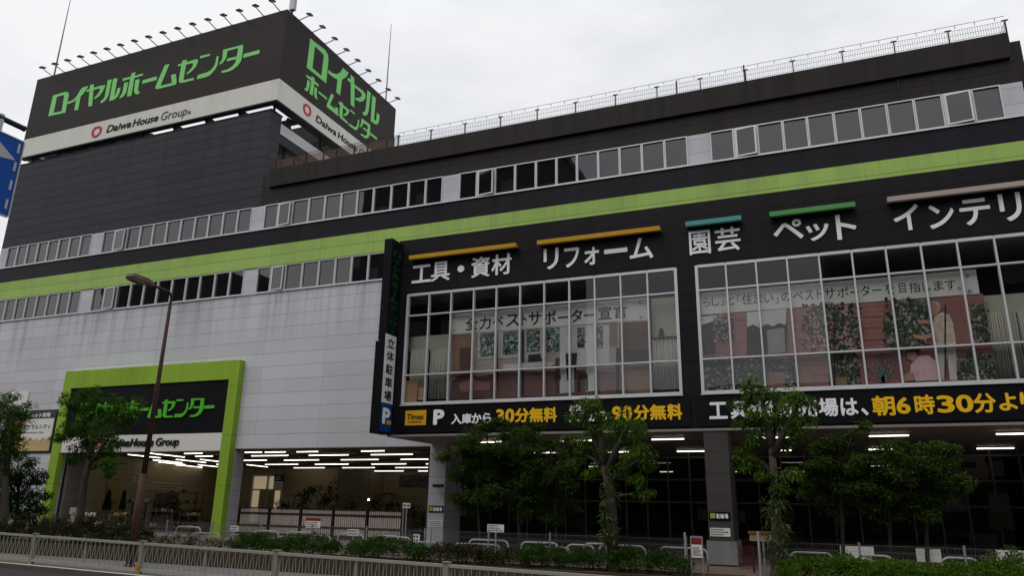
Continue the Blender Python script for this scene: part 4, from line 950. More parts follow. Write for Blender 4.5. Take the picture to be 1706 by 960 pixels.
t = line_of(MB(), [('ら', 76, 104, 470, 506), ('し', 110, 140, 468, 504), ('」', 146, 158, 478, 502), ('と', 168, 200, 464, 500), ('「', 212, 224, 460, 486), ('住', 230, 272, 456, 498), ('ま', 278, 314, 454, 494), ('い', 320, 356, 458, 490), ('」', 362, 376, 470, 494), ('の', 388, 426, 450, 484), ('ベ', 434, 476, 446, 480), ('ス', 481, 516, 442, 480), ('ト', 530, 552, 436, 476), ('サ', 560, 604, 432, 474), ('ポ', 610, 656, 428, 470), ('ー', 662, 698, 446, 451), ('タ', 706, 742, 422, 464), ('ー', 750, 788, 438, 443), ('を', 802, 840, 416, 456), ('目', 858, 886, 412, 452), ('指', 898, 944, 408, 450), ('し', 952, 984, 408, 446), ('ま', 996, 1036, 402, 442), ('す', 1042, 1086, 398, 440), ('。', 1092, 1106, 426, 440)], T4, VY - .001, .004)
t.build('lettering', 'ink', ba)
t = MB()
for px, py in ((1132, 382), (1142, 445)):
    for dx, dy in ((-5, -4), (5, 0), (-3, 5)): p = atY(*T4(px + dx, py + dy), VY); t.box(p.x - .02, p.x + .02, VY - .006, VY - .001, p.z - .02, p.z + .02)
t.build('corner_marks', 'ink', ba)
def curtain(zf, x0, x1, yt, yb, label, Y=VY + .12, mat='curtain'):
    a, b = atY(*zf(x0, (yt + yb) / 2), Y).x, atY(*zf(x1, (yt + yb) / 2), Y).x; z1, z0 = atY(*zf((x0 + x1) / 2, yt), Y).z, max(4.9, atY(*zf((x0 + x1) / 2, yb), Y).z)
    n = 60; vs = []; fs = []
    for i in range(n + 1):
        x = a + (b - a) * i / n; y = Y + .05 * math.sin(i * 1.25) + .02 * math.sin(i * .7 + 1)
        vs += [(x, y, z0), (x, y, z1)]
    fs = [(2 * i, 2 * i + 2, 2 * i + 3, 2 * i + 1) for i in range(n)]
    o = MB().add(vs, fs).build('curtain', mat, smooth=True)
    s = o.modifiers.new('thickness', 'SOLIDIFY'); s.thickness = .008
    tag(o, label, 'curtain', 'pleated curtains behind the showroom windows')
curtain(T3, 112, 195, 648, 880, 'pale pleated curtain at the far left of the left showroom window, behind the cartons')
curtain(T3, 200, 285, 645, 868, 'pale pleated curtain next to the room poster, left showroom window')
curtain(T3, 1192, 1312, 600, 830, 'pale pleated curtain under a shelf at the right end of the left showroom window')
curtain(T4, 1215, 1345, 528, 800, 'pale pleated curtain right of the gardening poster')
curtain(T4, 1352, 1500, 520, 795, 'pale pleated curtain at the right edge of the photo')
def plainbox(name, zf, x0, x1, yt, yb, Y, d, mat, label, cat):
    a, b = atY(*zf(x0, (yt + yb) / 2), Y).x, atY(*zf(x1, (yt + yb) / 2), Y).x; z1, z0 = atY(*zf((x0 + x1) / 2, yt), Y).z, atY(*zf((x0 + x1) / 2, yb), Y).z
    o = MB().box(a, b, Y, Y + d, z0, z1).build(name, mat, bevel=.01); tag(o, label, cat); return o, a, b, z0, z1
plainbox('pelmet', T3, 105, 288, 585, 648, VY + .24, .1, 'cream', 'cream curtain pelmet at the left of the left showroom window', 'pelmet')
plainbox('pelmet', T3, 1188, 1312, 415, 590, VY + .24, .1, 'cream', 'pale panel above the shelf at the right of the left showroom window', 'panel')
plainbox('pelmet', T4, 1190, 1500, 452, 528, VY + .24, .1, 'cream', 'cream curtain pelmet at the right of the right showroom window', 'pelmet')
o_, a, b, z0, z1 = plainbox('shelf', T3, 1190, 1312, 590, 597, VY + .05, .3, 'p_dark', 'dark shelf in front of the curtain in the left showroom window', 'shelf')
c_ = atY(*T3(1229, 588), VY + .1)
tag(MB().lathe([(.085, 0), (.09, .06), (.08, .2), (.05, .3), (.03, .33)], (c_.x, VY + .2, z1), 12).build('vase', 'p_dark', smooth=True), 'dark vase standing on the shelf in the left showroom window', 'vase')
ct = empty('cardboard_box', (-13.2, KY + .3, 4.87), 'large brown cardboard box in the bottom left corner of the left showroom window', 'box')
a, b = atY(*T3(93, 830), KY + .22).x, atY(*T3(150, 830), KY + .22).x; zt = atY(*T3(120, 785), KY + .22).z
MB().box(a, b, KY + .14, KY + .24, 4.87, zt).build('carton', 'carton', ct); MB().box(a - .002, b + .002, KY + .17, KY + .21, 4.872, zt + .003).build('tape', 'canvas_cream', ct)
plainbox('cardboard_box', T3, 152, 182, 815, 872, KY + .14, .1, 'carton', 'small cardboard box beside the large one in the left showroom window', 'box')
fn = empty('standing_fan', (-4.0, KY + .35, 4.87), 'white standing fan in the bottom right corner of the left showroom window', 'fan')
c_ = atY(*T3(1288, 740), KY + .35)
MB().lathe([(.16, 0), (.15, .03), (.03, .05), (.02, c_.z - 4.87)], (c_.x, KY + .35, 4.87), 12).build('stand', 'rail_white', fn)
mb = MB()
for k in range(16): 
    t_ = 2 * math.pi * k / 16; mb.tube([(c_.x + .03 * math.cos(t_), KY + .28, c_.z + .03 * math.sin(t_)), (c_.x + .2 * math.cos(t_), KY + .3, c_.z + .2 * math.sin(t_))], .006, 4)
mb.tube([(c_.x + .2 * math.cos(2 * math.pi * k / 20), KY + .3, c_.z + .2 * math.sin(2 * math.pi * k / 20)) for k in range(21)], .012, 5); mb.build('cage', 'rail_white', fn)

# ------------------------------------------------------------------ ceiling lights
CEIL = 3.82
def tube_light(a, b, label, group, z=CEIL):
    a, b = Vector((a[0], a[1], 0)), Vector((b[0], b[1], 0)); d = (b - a).normalized(); s = Vector((-d.y, d.x, 0))
    t = empty('ceiling_light', ((a.x + b.x) / 2, (a.y + b.y) / 2, z), label, 'ceiling light', group)
    q = lambda w, u, v: [a - d * .03 + s * w + Vector((0, 0, u)), b + d * .03 + s * w + Vector((0, 0, u)), b + d * .03 - s * w + Vector((0, 0, u)), a - d * .03 - s * w + Vector((0, 0, u))]
    MB().prism([p + Vector((0, 0, z)) for p in q(.045, -.045, 0)], (0, 0, .043)).build('housing', 'rail_white', t)
    MB().tube([a + Vector((0, 0, z - .075)), b + Vector((0, 0, z - .07))], .019, 8).build('tube', 'tube_light', t)
HZ5 = [(28.9, [(-26.0, 1.2), (-24.6, 1.2), (-22.75, 1.2), (-19.2, 1.2), (-15.7, 1.2)]),
       (31.3, [(-31.3, 1.2), (-27.5, 2.35), (-23.87, 2.35), (-20.23, 2.3), (-16.6, 1.5)]),
       (35.1, [(-32.1, 2.4), (-28.46, 2.4), (-24.6, 2.4), (-20.81, 2.4), (-17.2, 1.6)]),
       (39.5, [(-33.5, 2.6), (-29.6, 2.5), (-25.44, 2.4), (-21.69, 2.4), (-18.1, 2.4)]),
       (43.9, [(-34.67, 2.6), (-30.6, 2.6), (-26.4, 2.6), (-22.3, 2.5)]),
       (48.9, [(-31.2, 2.5), (-27.46, 2.5), (-23.6, 2.5)])]
rown = ['front', 'second', 'third', 'fourth', 'fifth', 'rearmost']
for ri, (y, lst) in enumerate(HZ5):
    for i, (x, ln) in enumerate(lst):
        tube_light((x, y), (x + ln, y), 'ceiling tube %s from the left in the %s garden hall row' % (ORD[i], rown[ri]), 'tube lights across the garden hall ceiling')
SK = [((-29.9, 29.15), (-28.74, 29.17)), ((-31.74, 28.71), (-32.66, 31.88)), ((-34.07, 29.4), (-34.9, 32.3)), ((-35.14, 33.69), (-36.14, 37.08)), ((-33.46, 33.86), (-34.4, 36.9)), ((-37.22, 33.94), (-38.26, 37.23)), ((-39.3, 36.3), (-40.2, 39.4)), ((-37.0, 38.9), (-37.9, 42.0)), ((-41.06, 39.44), (-42.2, 43.0)), ((-39.21, 39.55), (-40.04, 42.24)), ((-35.1, 39.6), (-36.0, 42.7))]
for i, (a, b) in enumerate(SK):
    tube_light(a, b, 'slanting ceiling tube inside the green entrance, %s counted from the front' % ORD[i], 'slanting tube lights behind the entrance')
SF = [(24.6, [(-11.42, .9), (-8.3, 1.1), (-5.15, 1.05), (-1.9, 1.0), (1.32, 1.05), (4.55, 1.05)], 'front', 3.77), (30.3, [(-11.5, 1.1), (-8.4, 1.1), (-5.35, 1.1), (-1.68, .6), (1.56, .9), (4.96, 1.1)], 'rear', 3.77), (40.4, [(-12, 1.0), (-5.5, .8), (2.1, .8)], 'inner', 3.69), (47.0, [(-9.4, .8), (-5.6, .8), (-1.85, .9), (4.2, .8)], 'innermost', 3.69)]
for y, lst, nm, z in SF:
    for i, (x, ln) in enumerate(lst):
        tube_light((x, y), (x + ln, y), 'ceiling tube %s from the left in the %s row under the black block' % (ORD[i], nm), 'tube lights under the black block', z)

# ------------------------------------------------------------------ garden hall contents
HZ = zoom((160, 760), 8.)
MQ = zoom((440, 730), 5.331)
def along_wall(t_, z): return Vector((-34.3 - 9.9 * t_ + .02, 26.32 + 18.68 * t_, z))
def on_wall(px, py):                        # where a pixel's ray meets the slanting side wall
    d = ray(px, py); n = Vector((18.68, 9.9, 0)); p0 = Vector((-34.3, 26.32, 0)); o = Vector((0, 0, CZ))
    return o + d * ((p0 - o).dot(n) / d.dot(n))
def wall_banner(name, zf, pts, mat, label, cat):
    P = [on_wall(*zf(*p)) + Vector((.05, .014, 0)) for p in pts]
    return tag(MB().prism(P, (.01, .003, 0)).build(name, mat), label, cat)
def hanger(zf, pts, Y, mat, name, label, cat, d=.02):
    P = [atY(*zf(*p), Y) for p in pts]; x0 = (P[0].x + P[3].x) / 2; x1 = (P[1].x + P[2].x) / 2; z1 = (P[0].z + P[1].z) / 2; z0 = (P[2].z + P[3].z) / 2
    t = empty(name, ((x0 + x1) / 2, Y, z0), label, cat); MB().box(x0, x1, Y, Y + d, z0, z1).build('cloth', mat, t); return t, x0, x1, z0, z1
WAX, WAN = Vector((-9.9, 18.68, 0)).normalized(), Vector((18.68, 9.9, 0)).normalized()
def wall_sheet(zf, pts, mat, name, label, cat, part='cloth'):
    P = [on_wall(*zf(*p)) for p in pts]; z1 = (P[0].z + P[1].z) / 2; z0 = (P[2].z + P[3].z) / 2
    A = (P[0] + P[3]) / 2; Bv = (P[1] + P[2]) / 2; w_ = (Bv - A).length; A.z = z0; A = A + WAN * .03
    t = empty(name, A, label, cat)
    MB().prism([A, A + WAX * w_, A + WAX * w_ + Vector((0, 0, z1 - z0)), A + Vector((0, 0, z1 - z0))], WAN * .012).build(part, mat, t)
    return t, A + WAN * .012, w_, z1 - z0
def dashes(A, x0, x1, z0, z1, rows, seed):
    rnd = random.Random(seed); h = (z1 - z0) / rows; mb = MB()
    for i in range(rows):
        x = x0
        while x < x1 - .02:
            w_ = min((.5 + rnd.random()) * h, x1 - x); q = A + WAX * x + Vector((0, 0, z1 - (i + .75) * h))
            mb.prism([q, q + WAX * w_, q + WAX * w_ + Vector((0, 0, h * .45)), q + Vector((0, 0, h * .45))], WAN * .004); x += w_ + h * .25
    return mb
t, A, w_, h = wall_sheet(HZ, [(145, 205), (382, 190), (290, 712), (125, 700)], 'canvas_yellow', 'wall_banner', 'tall plain yellow banner on the tan wall behind the closed parasols', 'banner')
dashes(A, w_ * .3, w_ * .75, .1, .45, 3, 3).build('print', 'wood', t); dashes(A, w_ * .35, w_ * .72, h - .55, h - .4, 2, 4).build('print', 'wood', t)
t, A, w_, h = wall_sheet(HZ, [(668, 325), (1235, 375), (1222, 475), (650, 435)], 'canvas_cream', 'slogan_banner', 'wide cream banner with the words Good plants for good living on the tan wall', 'banner')
mb = MB(); place(mb, glyph('Good plants for good living', .012), A + WAX * (w_ * .15) + Vector((0, 0, h * .5)), WAX, FZ, WAN, w_ * .72, h * .24, .005); mb.build('lettering', 'ink', t)
dashes(A, w_ * .28, w_ * .72, h * .2, h * .4, 1, 8).build('print', 'wood', t)
for k in (.03, .94): q = A + WAX * (w_ * k) + Vector((0, 0, h * .7)); MB().prism([q, q + WAX * (w_ * .035), q + WAX * (w_ * .035) + Vector((0, 0, h * .17)), q + Vector((0, 0, h * .17))], WAN * .004).build('corner_mark', 'ink', t)
# vertical white letters hung from the ceiling
vt = empty('hanging_letters', (-31.9, 29.5, 2), 'white letters hanging one below the other from the ceiling by the lamp post', 'lettering')
a0, a1 = atY(*HZ(492, 365), 29.5), atY(*HZ(530, 90), 29.5); xw = (atY(*HZ(555, 200), 29.5).x - atY(*HZ(490, 200), 29.5).x)
hh = (a1.z - a0.z) / 3
for i, ch in enumerate('ACE'): text(MB(), ch, a0.x, a0.x + max(.35, xw), a1.z - (i + 1) * hh + .06, a1.z - i * hh, 29.5, .04, .05).build('letter', 'letter_white', vt)
MB().tube([(a0.x + .2, 29.53, a0.z), (a0.x + .2, 29.53, 3.8)], .008, 4).build('wire', 'steel_grey', vt)
def parasol(px, top_y, bot_y, Y, label, rr):
    a, b = atY(px, top_y, Y), atY(px, bot_y, Y)
    t = empty('closed_parasol', (b.x, Y, 0), label, 'parasol', 'closed parasols inside the entrance')
    h = a.z - b.z; mb = MB(); n = 16; prof = [(.02, h), (.06, h * .96), (rr * .62, h * .8), (rr * .5, h * .76), (rr * .7, h * .5), (rr, h * .16), (rr * .8, .0)]
    vs = []; fs = []
    for k_, (r, z) in enumerate(prof):
        for k in range(n): f_ = r * (1 + (.22 if k % 2 else -.1) * min(1, k_ / 2)); vs.append((b.x + f_ * math.cos(2 * math.pi * k / n), Y + f_ * math.sin(2 * math.pi * k / n), b.z + z))
    for i in range(len(prof) - 1):
        for k in range(n): fs.append((i * n + k, i * n + (k + 1) % n, (i + 1) * n + (k + 1) % n, (i + 1) * n + k))
    mb.add(vs, fs).build('canopy', 'parasol_cloth', t, smooth=True)
    MB().tube([(b.x, Y, .02), (b.x, Y, a.z + .05)], .024, 8).build('pole', 'steel_dark', t)
    MB().lathe([(.24, 0), (.24, .06), (.06, .1), (.05, .3)], (b.x, Y, 0), 14).build('base', 'steel_dark', t)
parasol(177, 817, 851, 28.6, 'left one of two closed black parasols by the yellow banner', .19)
parasol(203, 818, 850, 28.9, 'right one of two closed black parasols by the yellow banner', .14)
# leaf clouds
def leaf_mesh(name, mat, clumps, size, n_per, seed, droop=.5, flat=.0, narrow=.42):
    """clumps: (centre, radius vector). Every leaf is a small folded blade of its own."""
    rnd = random.Random(seed); vs = []; fs = []
    for (c, r) in clumps:
        for _ in range(n_per):
            while True:
                p = Vector((rnd.uniform(-1, 1), rnd.uniform(-1, 1), rnd.uniform(-1, 1)))
                if p.length_squared < 1: break
            q = c + Vector((p.x * r.x, p.y * r.y, p.z * r.z))
            out = Vector((p.x, p.y, p.z * .6 + .15)); out = out.normalized() if out.length > .05 else Vector((1, 0, 0))
            d = (out + Vector((rnd.gauss(0, .5), rnd.gauss(0, .5), rnd.gauss(0, .3) - droop))).normalized()
            if flat: d.z *= 1 - flat; d.normalize()
            side = d.cross(Vector((rnd.gauss(0, .35), rnd.gauss(0, .35), 1))).normalized()
            up = side.cross(d)
            L_ = size * rnd.uniform(.6, 1.25); w_ = L_ * narrow * rnd.uniform(.8, 1.2) / 2
            o = len(vs)
            m1, m2 = q + d * (L_ * .35), q + d * (L_ * .7)
            vs += [tuple(q), tuple(m1 + side * w_ + up * w_ * .35), tuple(m2 + side * w_ * .8 + up * w_ * .3 - Vector((0, 0, .04 * L_))), tuple(q + d * L_ - Vector((0, 0, .16 * L_))), tuple(m2 - side * w_ * .8 + up * w_ * .3 - Vector((0, 0, .04 * L_))), tuple(m1 - side * w_ + up * w_ * .35)]
            fs += [(o, o + 1, o + 2, o + 3), (o, o + 3, o + 4, o + 5)]
    me = bpy.data.meshes.new(name); me.from_pydata(vs, [], fs); me.materials.append(M[mat]); me.update(); return me
def leaves(name, mat, clumps, size, n_per, seed, parent=None, **k):
    o = bpy.data.objects.new(name, leaf_mesh(name, mat, clumps, size, n_per, seed, **k)); C.objects.link(o)
    if parent: hang(o, parent)
    return o
def clumps_in(c, r, n, rnd, cr=.3, shell=.55, loose=1.):
    out = []
    for _ in range(n):
        v = Vector((rnd.gauss(0, 1), rnd.gauss(0, 1), rnd.gauss(0, 1))).normalized() * (shell + (loose - shell) * rnd.random())
        k = cr * rnd.uniform(.5, 1.3)
        out.append((c + Vector((v.x * r.x, v.y * r.y, v.z * r.z)), Vector((k, k, k * .7))))
    return out
def potted(x, y, h, pot, label, seed, spread=.35, kind='leaf_dark', leaf=.16):
    t = empty('potted_plant', (x, y, 0), label, 'plant', 'potted plants in the garden hall')
    MB().lathe([(.13, 0), (.19, .3), (.21, .32), (.18, .31)], (x, y, .006), 12).build('pot', pot, t)
    MB().tube([(x, y, .28), (x + .03, y, h * .5), (x, y, h * .85)], .025, 6, r1=.008).build('stem', 'bark', t)
    rnd = random.Random(seed)
    leaves('foliage', kind, clumps_in(Vector((x, y, h * .68)), Vector((spread, spread, h * .34)), 16, rnd, .17, .3), leaf, 14, seed, t, droop=.3)
PP = [(286, 31.5, 1.55, 'tall leafy potted plant below the cream slogan banner'), (262, 33, 1.3, 'lower potted plant just right of the lamp post'), (300, 30, 1.0, 'small potted plant left of the green entrance leg'), (325, 29.5, 1.1, 'small dark potted plant beside the green entrance leg'), (470, 33, 1.6, 'dark potted bush behind the left end of the slatted fence'), (505, 36, 2.6, 'tall dark potted tree behind the slatted fence, left of the middle'), (545, 35, 2.8, 'tallest dark potted tree behind the middle of the slatted fence'), (585, 34, 2.0, 'dark potted tree behind the slatted fence, right of the tallest'), (625, 33, 1.9, 'dark potted bush below the far wall picture'), (655, 31.5, 1.7, 'dark potted bush near the right end of the slatted fence'), (690, 29, 1.55, 'green potted bush between the slatted fence and the grey pillar'), (705, 29.6, 1.3, 'low green potted bush right beside the grey pillar')]
for i, (px, Y, h, lab) in enumerate(PP):
    p = atY(px, 850, Y); potted(p.x, Y, h, ['terracotta', 'pot_grey', 'p_dark'][i % 3], lab, 40 + i, .3 + .12 * (h > 1.5) + .2 * (h > 2.4), 'leaf_dark' if i not in (0, 10) else 'leaf_maple', .15 + .05 * (h > 2))
def arch(px, Y, w_, h, label):
    p = atY(px, 850, Y); t = MB()
    for y in (Y, Y + .5):
        pts = [(p.x - w_, y, .01), (p.x - w_, y, h - w_)] + [(p.x - w_ * math.cos(a), y, h - w_ + w_ * math.sin(a)) for a in [math.pi * k / 10 for k in range(1, 10)]] + [(p.x + w_, y, h - w_), (p.x + w_, y, .01)]
        t.tube(pts, .02, 6)
    for k in range(9):
        a = math.pi * k / 8; x, z = p.x - w_ * math.cos(a), h - w_ + w_ * math.sin(a); t.tube([(x, Y, z), (x, Y + .5, z)], .012, 5)
    for z in (.4, .8, 1.2):
        for s in (-1, 1): t.tube([(p.x + s * w_, Y, z), (p.x + s * w_, Y + .5, z)], .012, 5)
    tag(t.build('garden_arch', 'steel_dark'), label, 'garden arch', 'iron garden arches behind the slatted fence')
arch(508, 31, .75, 2.05, 'black iron garden arch behind the left half of the slatted fence')
arch(640, 30.2, .8, 1.95, 'black iron garden arch behind the right half of the slatted fence')
def stand(px, Y, w_, h, d, mat, name, label, cat, goods=None, seed=1):
    p = atY(px, 850, Y); t = empty(name, (p.x, Y, 0), label, cat)
    for sx in (-1, 1):
        for y in (Y, Y + d): MB().box(p.x + sx * w_ / 2 - .02, p.x + sx * w_ / 2 + .02, y - .02, y + .02, .006, h).build('leg', mat, t)
    nsh = max(2, int(h / .45)); rnd = random.Random(seed)
    for k in range(nsh):
        z = .15 + (h - .2) * k / max(1, nsh - 1)
        MB().box(p.x - w_ / 2 + .021, p.x + w_ / 2 - .021, Y - .02, Y + d, z, z + .025).build('shelf', mat, t)
        x = p.x - w_ / 2 + .1
        while x < p.x + w_ / 2 - .1:
            r = rnd.uniform(.05, .09)
            tag(MB().lathe([(r * .7, 0), (r, r * 1.4), (r * 1.05, r * 1.5), (r * .8, r * (1.5 + rnd.random()))], (x, Y + d * .4, z + .026), 8).build('small_pot', rnd.choice(['board_white', 'terracotta', 'canvas_cream', 'pot_grey'])), 'small pot standing on one of the plant stands in the garden hall', 'pot', 'small pots on the plant stands')
            x += r * 2 + rnd.uniform(.02, .1)
stand(224, 29.5, 1.5, 1.35, .5, 'steel_dark', 'plant_stand', 'dark plant stand with small pots behind the lamp post', 'plant stand', seed=3)
stand(196, 27.8, .9, .75, .5, 'wood_light', 'plant_stand', 'low wooden stand with small pots under the right parasol', 'plant stand', seed=4)
stand(268, 29.3, 1.6, .95, .5, 'galv', 'plant_stand', 'low metal stand with small pots right of the lamp post', 'plant stand', seed=5)
stand(318, 28.8, 1.3, .8, .45, 'wood', 'plant_stand', 'brown stand with pots just inside the green entrance leg', 'plant stand', seed=6)
stand(150, 26.9, 1.0, .7, .4, 'wood', 'plant_stand', 'brown stand with pots behind the trunk of the entrance tree', 'plant stand', seed=7)
stand(300, 33.8, 2.2, 1.9, .5, 'wood', 'plant_stand', 'tall wooden display shelf with pots under the cream slogan banner', 'display shelf', seed=8)
def wall_picture(zf, x0, y0, x1, y1, Y, mat, label):
    a, b = atY(*zf(x0, y1), Y), atY(*zf(x1, y0), Y); t = empty('wall_picture', ((a.x + b.x) / 2, Y, a.z), label, 'picture')
    MB().box(a.x, b.x, Y, Y + .06, a.z, b.z).build('backing', 'slat_brown', t); MB().box(a.x + .03, b.x - .03, Y - .006, Y - .001, a.z + .03, b.z - .03).build('print', mat, t)
wall_picture(MQ, 1198, 335, 1475, 435, 50.5, 'print_photo', 'wide dark photo panel on the far wall next to the grey pillar')
wall_picture(MQ, 770, 285, 935, 450, 50.4, 'print_flowers_white', 'square dark flower picture on the far wall behind the slatted fence')
wall_picture(MQ, 655, 335, 765, 400, 50.3, 'print_photo', 'small pale picture left of the flower picture on the far wall')
wall_picture(MQ, 340, 290, 405, 430, 50.3, 'canvas_yellow', 'narrow upright tan panel on the far wall above the slatted fence')
zq = zoom((230, 720), 6.858)
wall_sheet(zq, [(615, 690), (735, 690), (735, 830), (615, 830)], 'wood', 'wood_panel', 'orange brown wooden panel on the tan wall beside the green entrance leg', 'panel', 'board')
wall_sheet(zq, [(180, 690), (445, 720), (445, 960), (180, 940)], 'print_photo', 'photo_display', 'pale flower photo display on the wall under the cream slogan banner', 'picture', 'print')
zq = zoom((230, 720), 6.858)
a, b = atY(*zq(1550, 570), 44.5), atY(*zq(1646, 490), 44.5)
t = empty('direction_sign', (a.x, 44.5, a.z), 'small blue grey hanging sign left of the garden arches', 'sign')
MB().box(a.x, b.x + .15, 44.5, 44.55, a.z, b.z).build('board', 'blue_paint', t); MB().box(a.x, b.x + .15, 44.5, 44.55, a.z - .55, a.z - .01).build('white_panel', 'board_white', t)
MB().box(a.x + .1, a.x + .14, 44.51, 44.54, b.z, 3.82).box(b.x, b.x + .04, 44.51, 44.54, b.z, 3.82).build('hanger', 'steel_grey', t)
mb = MB(); bars_of_print(mb, a.x + .1, b.x + .1, a.z + .1, b.z - .1, 44.499, 2, 2); mb.build('print', 'letter_white', t)
# dark slatted fence inside the arcade
SLY = 27.6
s0, s1 = atY(399, 850, SLY).x, atY(671, 858, SLY).x; stz = atY(450, 847, SLY).z
sfn = empty('slatted_fence', ((s0 + s1) / 2, SLY, 0), 'dark brown garden fence with pale upright slats under the tube lights', 'fence')
npan = 5; spx = [s0 + (s1 - s0) * i / npan for i in range(npan + 1)]
for x in spx: MB().box(x - .045, x + .045, SLY - .05, SLY + .04, 0, stz + .05).build('post', 'slat_brown', sfn)
for a, b in zip(spx, spx[1:]):
    mb = MB(); n = 15
    for k in range(n): x = a + .08 + (b - a - .16) * (k + .5) / n; mb.box(x - .036, x + .036, SLY, SLY + .015, .12, stz - .02 - .02 * ((k * 7) % 3))
    mb.build('slat_panel', 'slat_light', sfn)
    mb = MB()
    for z, h in ((stz - .03, .05), (stz - .27, .075), (stz - .78, .075), (.1, .07)): mb.box(a + .046, b - .046, SLY - .03, SLY - .002, z, z + h)
    mb.build('rail', 'slat_brown', sfn)
sp = atY(*MQ(928, 551), 38); tag(MB().lathe([(.03, 0), (.055, .03), (.055, .07), (.02, .11)], (sp.x, 38, sp.z - .05), 10).build('spotlight', 'spot_light', smooth=True), 'single bright spot lamp glowing among the dark plants', 'spot lamp')
MB().tube([(sp.x, 38, sp.z + .08), (sp.x, 38, 3.82)], .015, 5).build('stem', 'steel_dark', bpy.data.objects['spotlight'])

# signs on the pillars
def pillar_sign(x0, x1, z0, z1, Y, lab, cat):
    t = empty('bicycle_parking_sign', ((x0 + x1) / 2, Y, z0), lab, cat, 'bicycle parking signs on the pillars')
    MB().box(x0, x1, Y - .015, Y, z0, z1).build('board', 'board_black', t)
    MB().box(x0 + .03, x0 + .17, Y - .02, Y - .0155, z0 + .05, z1 - .04).build('symbol', 'portal_green', t)
    mb = MB(); w_ = (x1 - x0 - .24) / 3
    for i, ch in enumerate('駐輪場'): text(mb, ch, x0 + .2 + i * w_, x0 + .2 + (i + .92) * w_, z0 + .05, z1 - .05, Y - .0155, .006, .03)
    mb.build('lettering', 'letter_white', t)
pillar_sign(-14.06, -13.44, 1.22, 1.47, BY, 'black bicycle parking sign with a green symbol on the left grey pillar', 'sign')
pillar_sign(-3.18, -2.6, 1.24, 1.47, KY, 'black bicycle parking sign on the right pillar by the trees', 'sign')
def notice(x0, x1, z0, z1, Y, lab, seed, head=None, rows=3, foot=None, ink='ink_grey', face='board_white'):
    t = empty('notice_board', ((x0 + x1) / 2, Y, z0), lab, 'notice'); h = z1 - z0; zt = z1
    MB().box(x0, x1, Y - .012, Y, z0, z1).build('board', face, t)
    if head: MB().box(x0 + .002, x1 - .002, Y - .016, Y - .0125, z1 - h * .3, z1 - .002).build('heading', head, t); zt = z1 - h * .32
    mb = MB(); bars_of_print(mb, x0 + .05 * (x1 - x0), x1 - .05 * (x1 - x0), z0 + .08 * h, zt - .05 * h, Y - .0125, rows, seed, .003); mb.build('print', ink, t)
    return t
notice(-14.05, -13.46, .69, .94, BY, 'white notice with three lines under the parking sign on the left pillar', 1)
notice(-3.18, -2.62, .8, 1.03, KY, 'white notice with three lines under the parking sign on the right pillar', 2)
cp = atY(737, 812, 25.9); t = empty('security_camera', (cp.x, 26, cp.z), 'small dark security camera sticking out of the left grey pillar', 'camera')
MB().tube([(cp.x - .2, 26.0, cp.z), (cp.x - .2, 25.75, cp.z)], .025, 6).build('bracket', 'steel_dark', t); MB().box(cp.x - .32, cp.x + .12, 25.68, 25.82, cp.z - .02, cp.z + .1).build('housing', 'steel_dark', t, bevel=.02)
GQ = zoom((1560, 740), 8.)
a, b = atY(*GQ(235, 470), GY - .12), atY(*GQ(640, 165), GY - .12)
t = empty('window_poster', ((a.x + b.x) / 2, GY - .1, a.z), 'yellowish square poster with a black block on the shop front glass at the right', 'poster')
MB().box(a.x, b.x, GY - .1, GY - .06, a.z, b.z).build('paper', 'dim_paper', t)
c_, d_ = atY(*GQ(335, 320), GY - .12), atY(*GQ(522, 245), GY - .12); MB().box(c_.x, d_.x, GY - .106, GY - .1005, c_.z, d_.z).build('black_block', 'ink', t)
c_, d_ = atY(*GQ(345, 405), GY - .12), atY(*GQ(530, 380), GY - .12); mb = MB(); bars_of_print(mb, c_.x, d_.x, c_.z, d_.z, GY - .1005, 1, 5); mb.build('print', 'ink', t)
for i, (px, py, w_, h_) in enumerate([(1172, 858, .34, .45), (1236, 862, .32, .4), (1316, 862, .34, .42), (1398, 865, .36, .45), (1664, 868, .75, .6), (818, 850, .3, .4)]):
    p = atY(px, py, GY + .3)
    where = ['left of the right pillar', 'just right of the right pillar', 'behind the right street tree', 'right of the right street tree', 'at the right edge of the photo', 'behind the left group of arcade trees'][i]
    notice(p.x - w_ / 2, p.x + w_ / 2, p.z - h_ / 2, p.z + h_ / 2, GY - .07, 'dim notice on the dark shop front glass, ' + where, 60 + i, rows=4, face='dim_paper')

# ------------------------------------------------------------------ forecourt: wire fence, bike rails, notices
FY = 20.15
def fence_top(x): return .80
def mesh_fence(xa, xb, label):
    t = empty('wire_fence', ((xa + xb) / 2, FY, 0), label, 'wire fence', 'low wire fences in front of the store')
    n = max(1, round((xb - xa) / 2.05)); X = [xa + (xb - xa) * i / n for i in range(n + 1)]
    for x in X: MB().lathe([(.024, 0), (.024, .84), (.03, .845), (.03, .86)], (x, FY, .0), 8).build('post', 'wire_light', t)
    for a, b in zip(X, X[1:]):
        mb = MB(); k = int((b - a) / .055)
        for i in range(k): x = a + .04 + (b - a - .08) * i / (k - 1); mb.box(x - .002, x + .002, FY - .028, FY - .024, .06, .81)
        for z in (.07, .2, .35, .5, .65, .80): mb.box(a + .02, b - .02, FY - .032, FY - .028, z - .0025, z + .0025)
        mb.build('mesh_panel', 'wire', t)
xg0 = atY(1143, 900, FY).x; xg1 = atY(1271, 900, FY).x
mesh_fence(-33, atY(708, 885, FY).x, 'long wire fence in front of the entrance and the slatted fence')
mesh_fence(atY(712, 886, FY).x + .12, xg0, 'wire fence between the left pillar and the opening by the right pillar')
mesh_fence(xg1, 9.2, 'wire fence right of the opening, behind the bright green hedge')
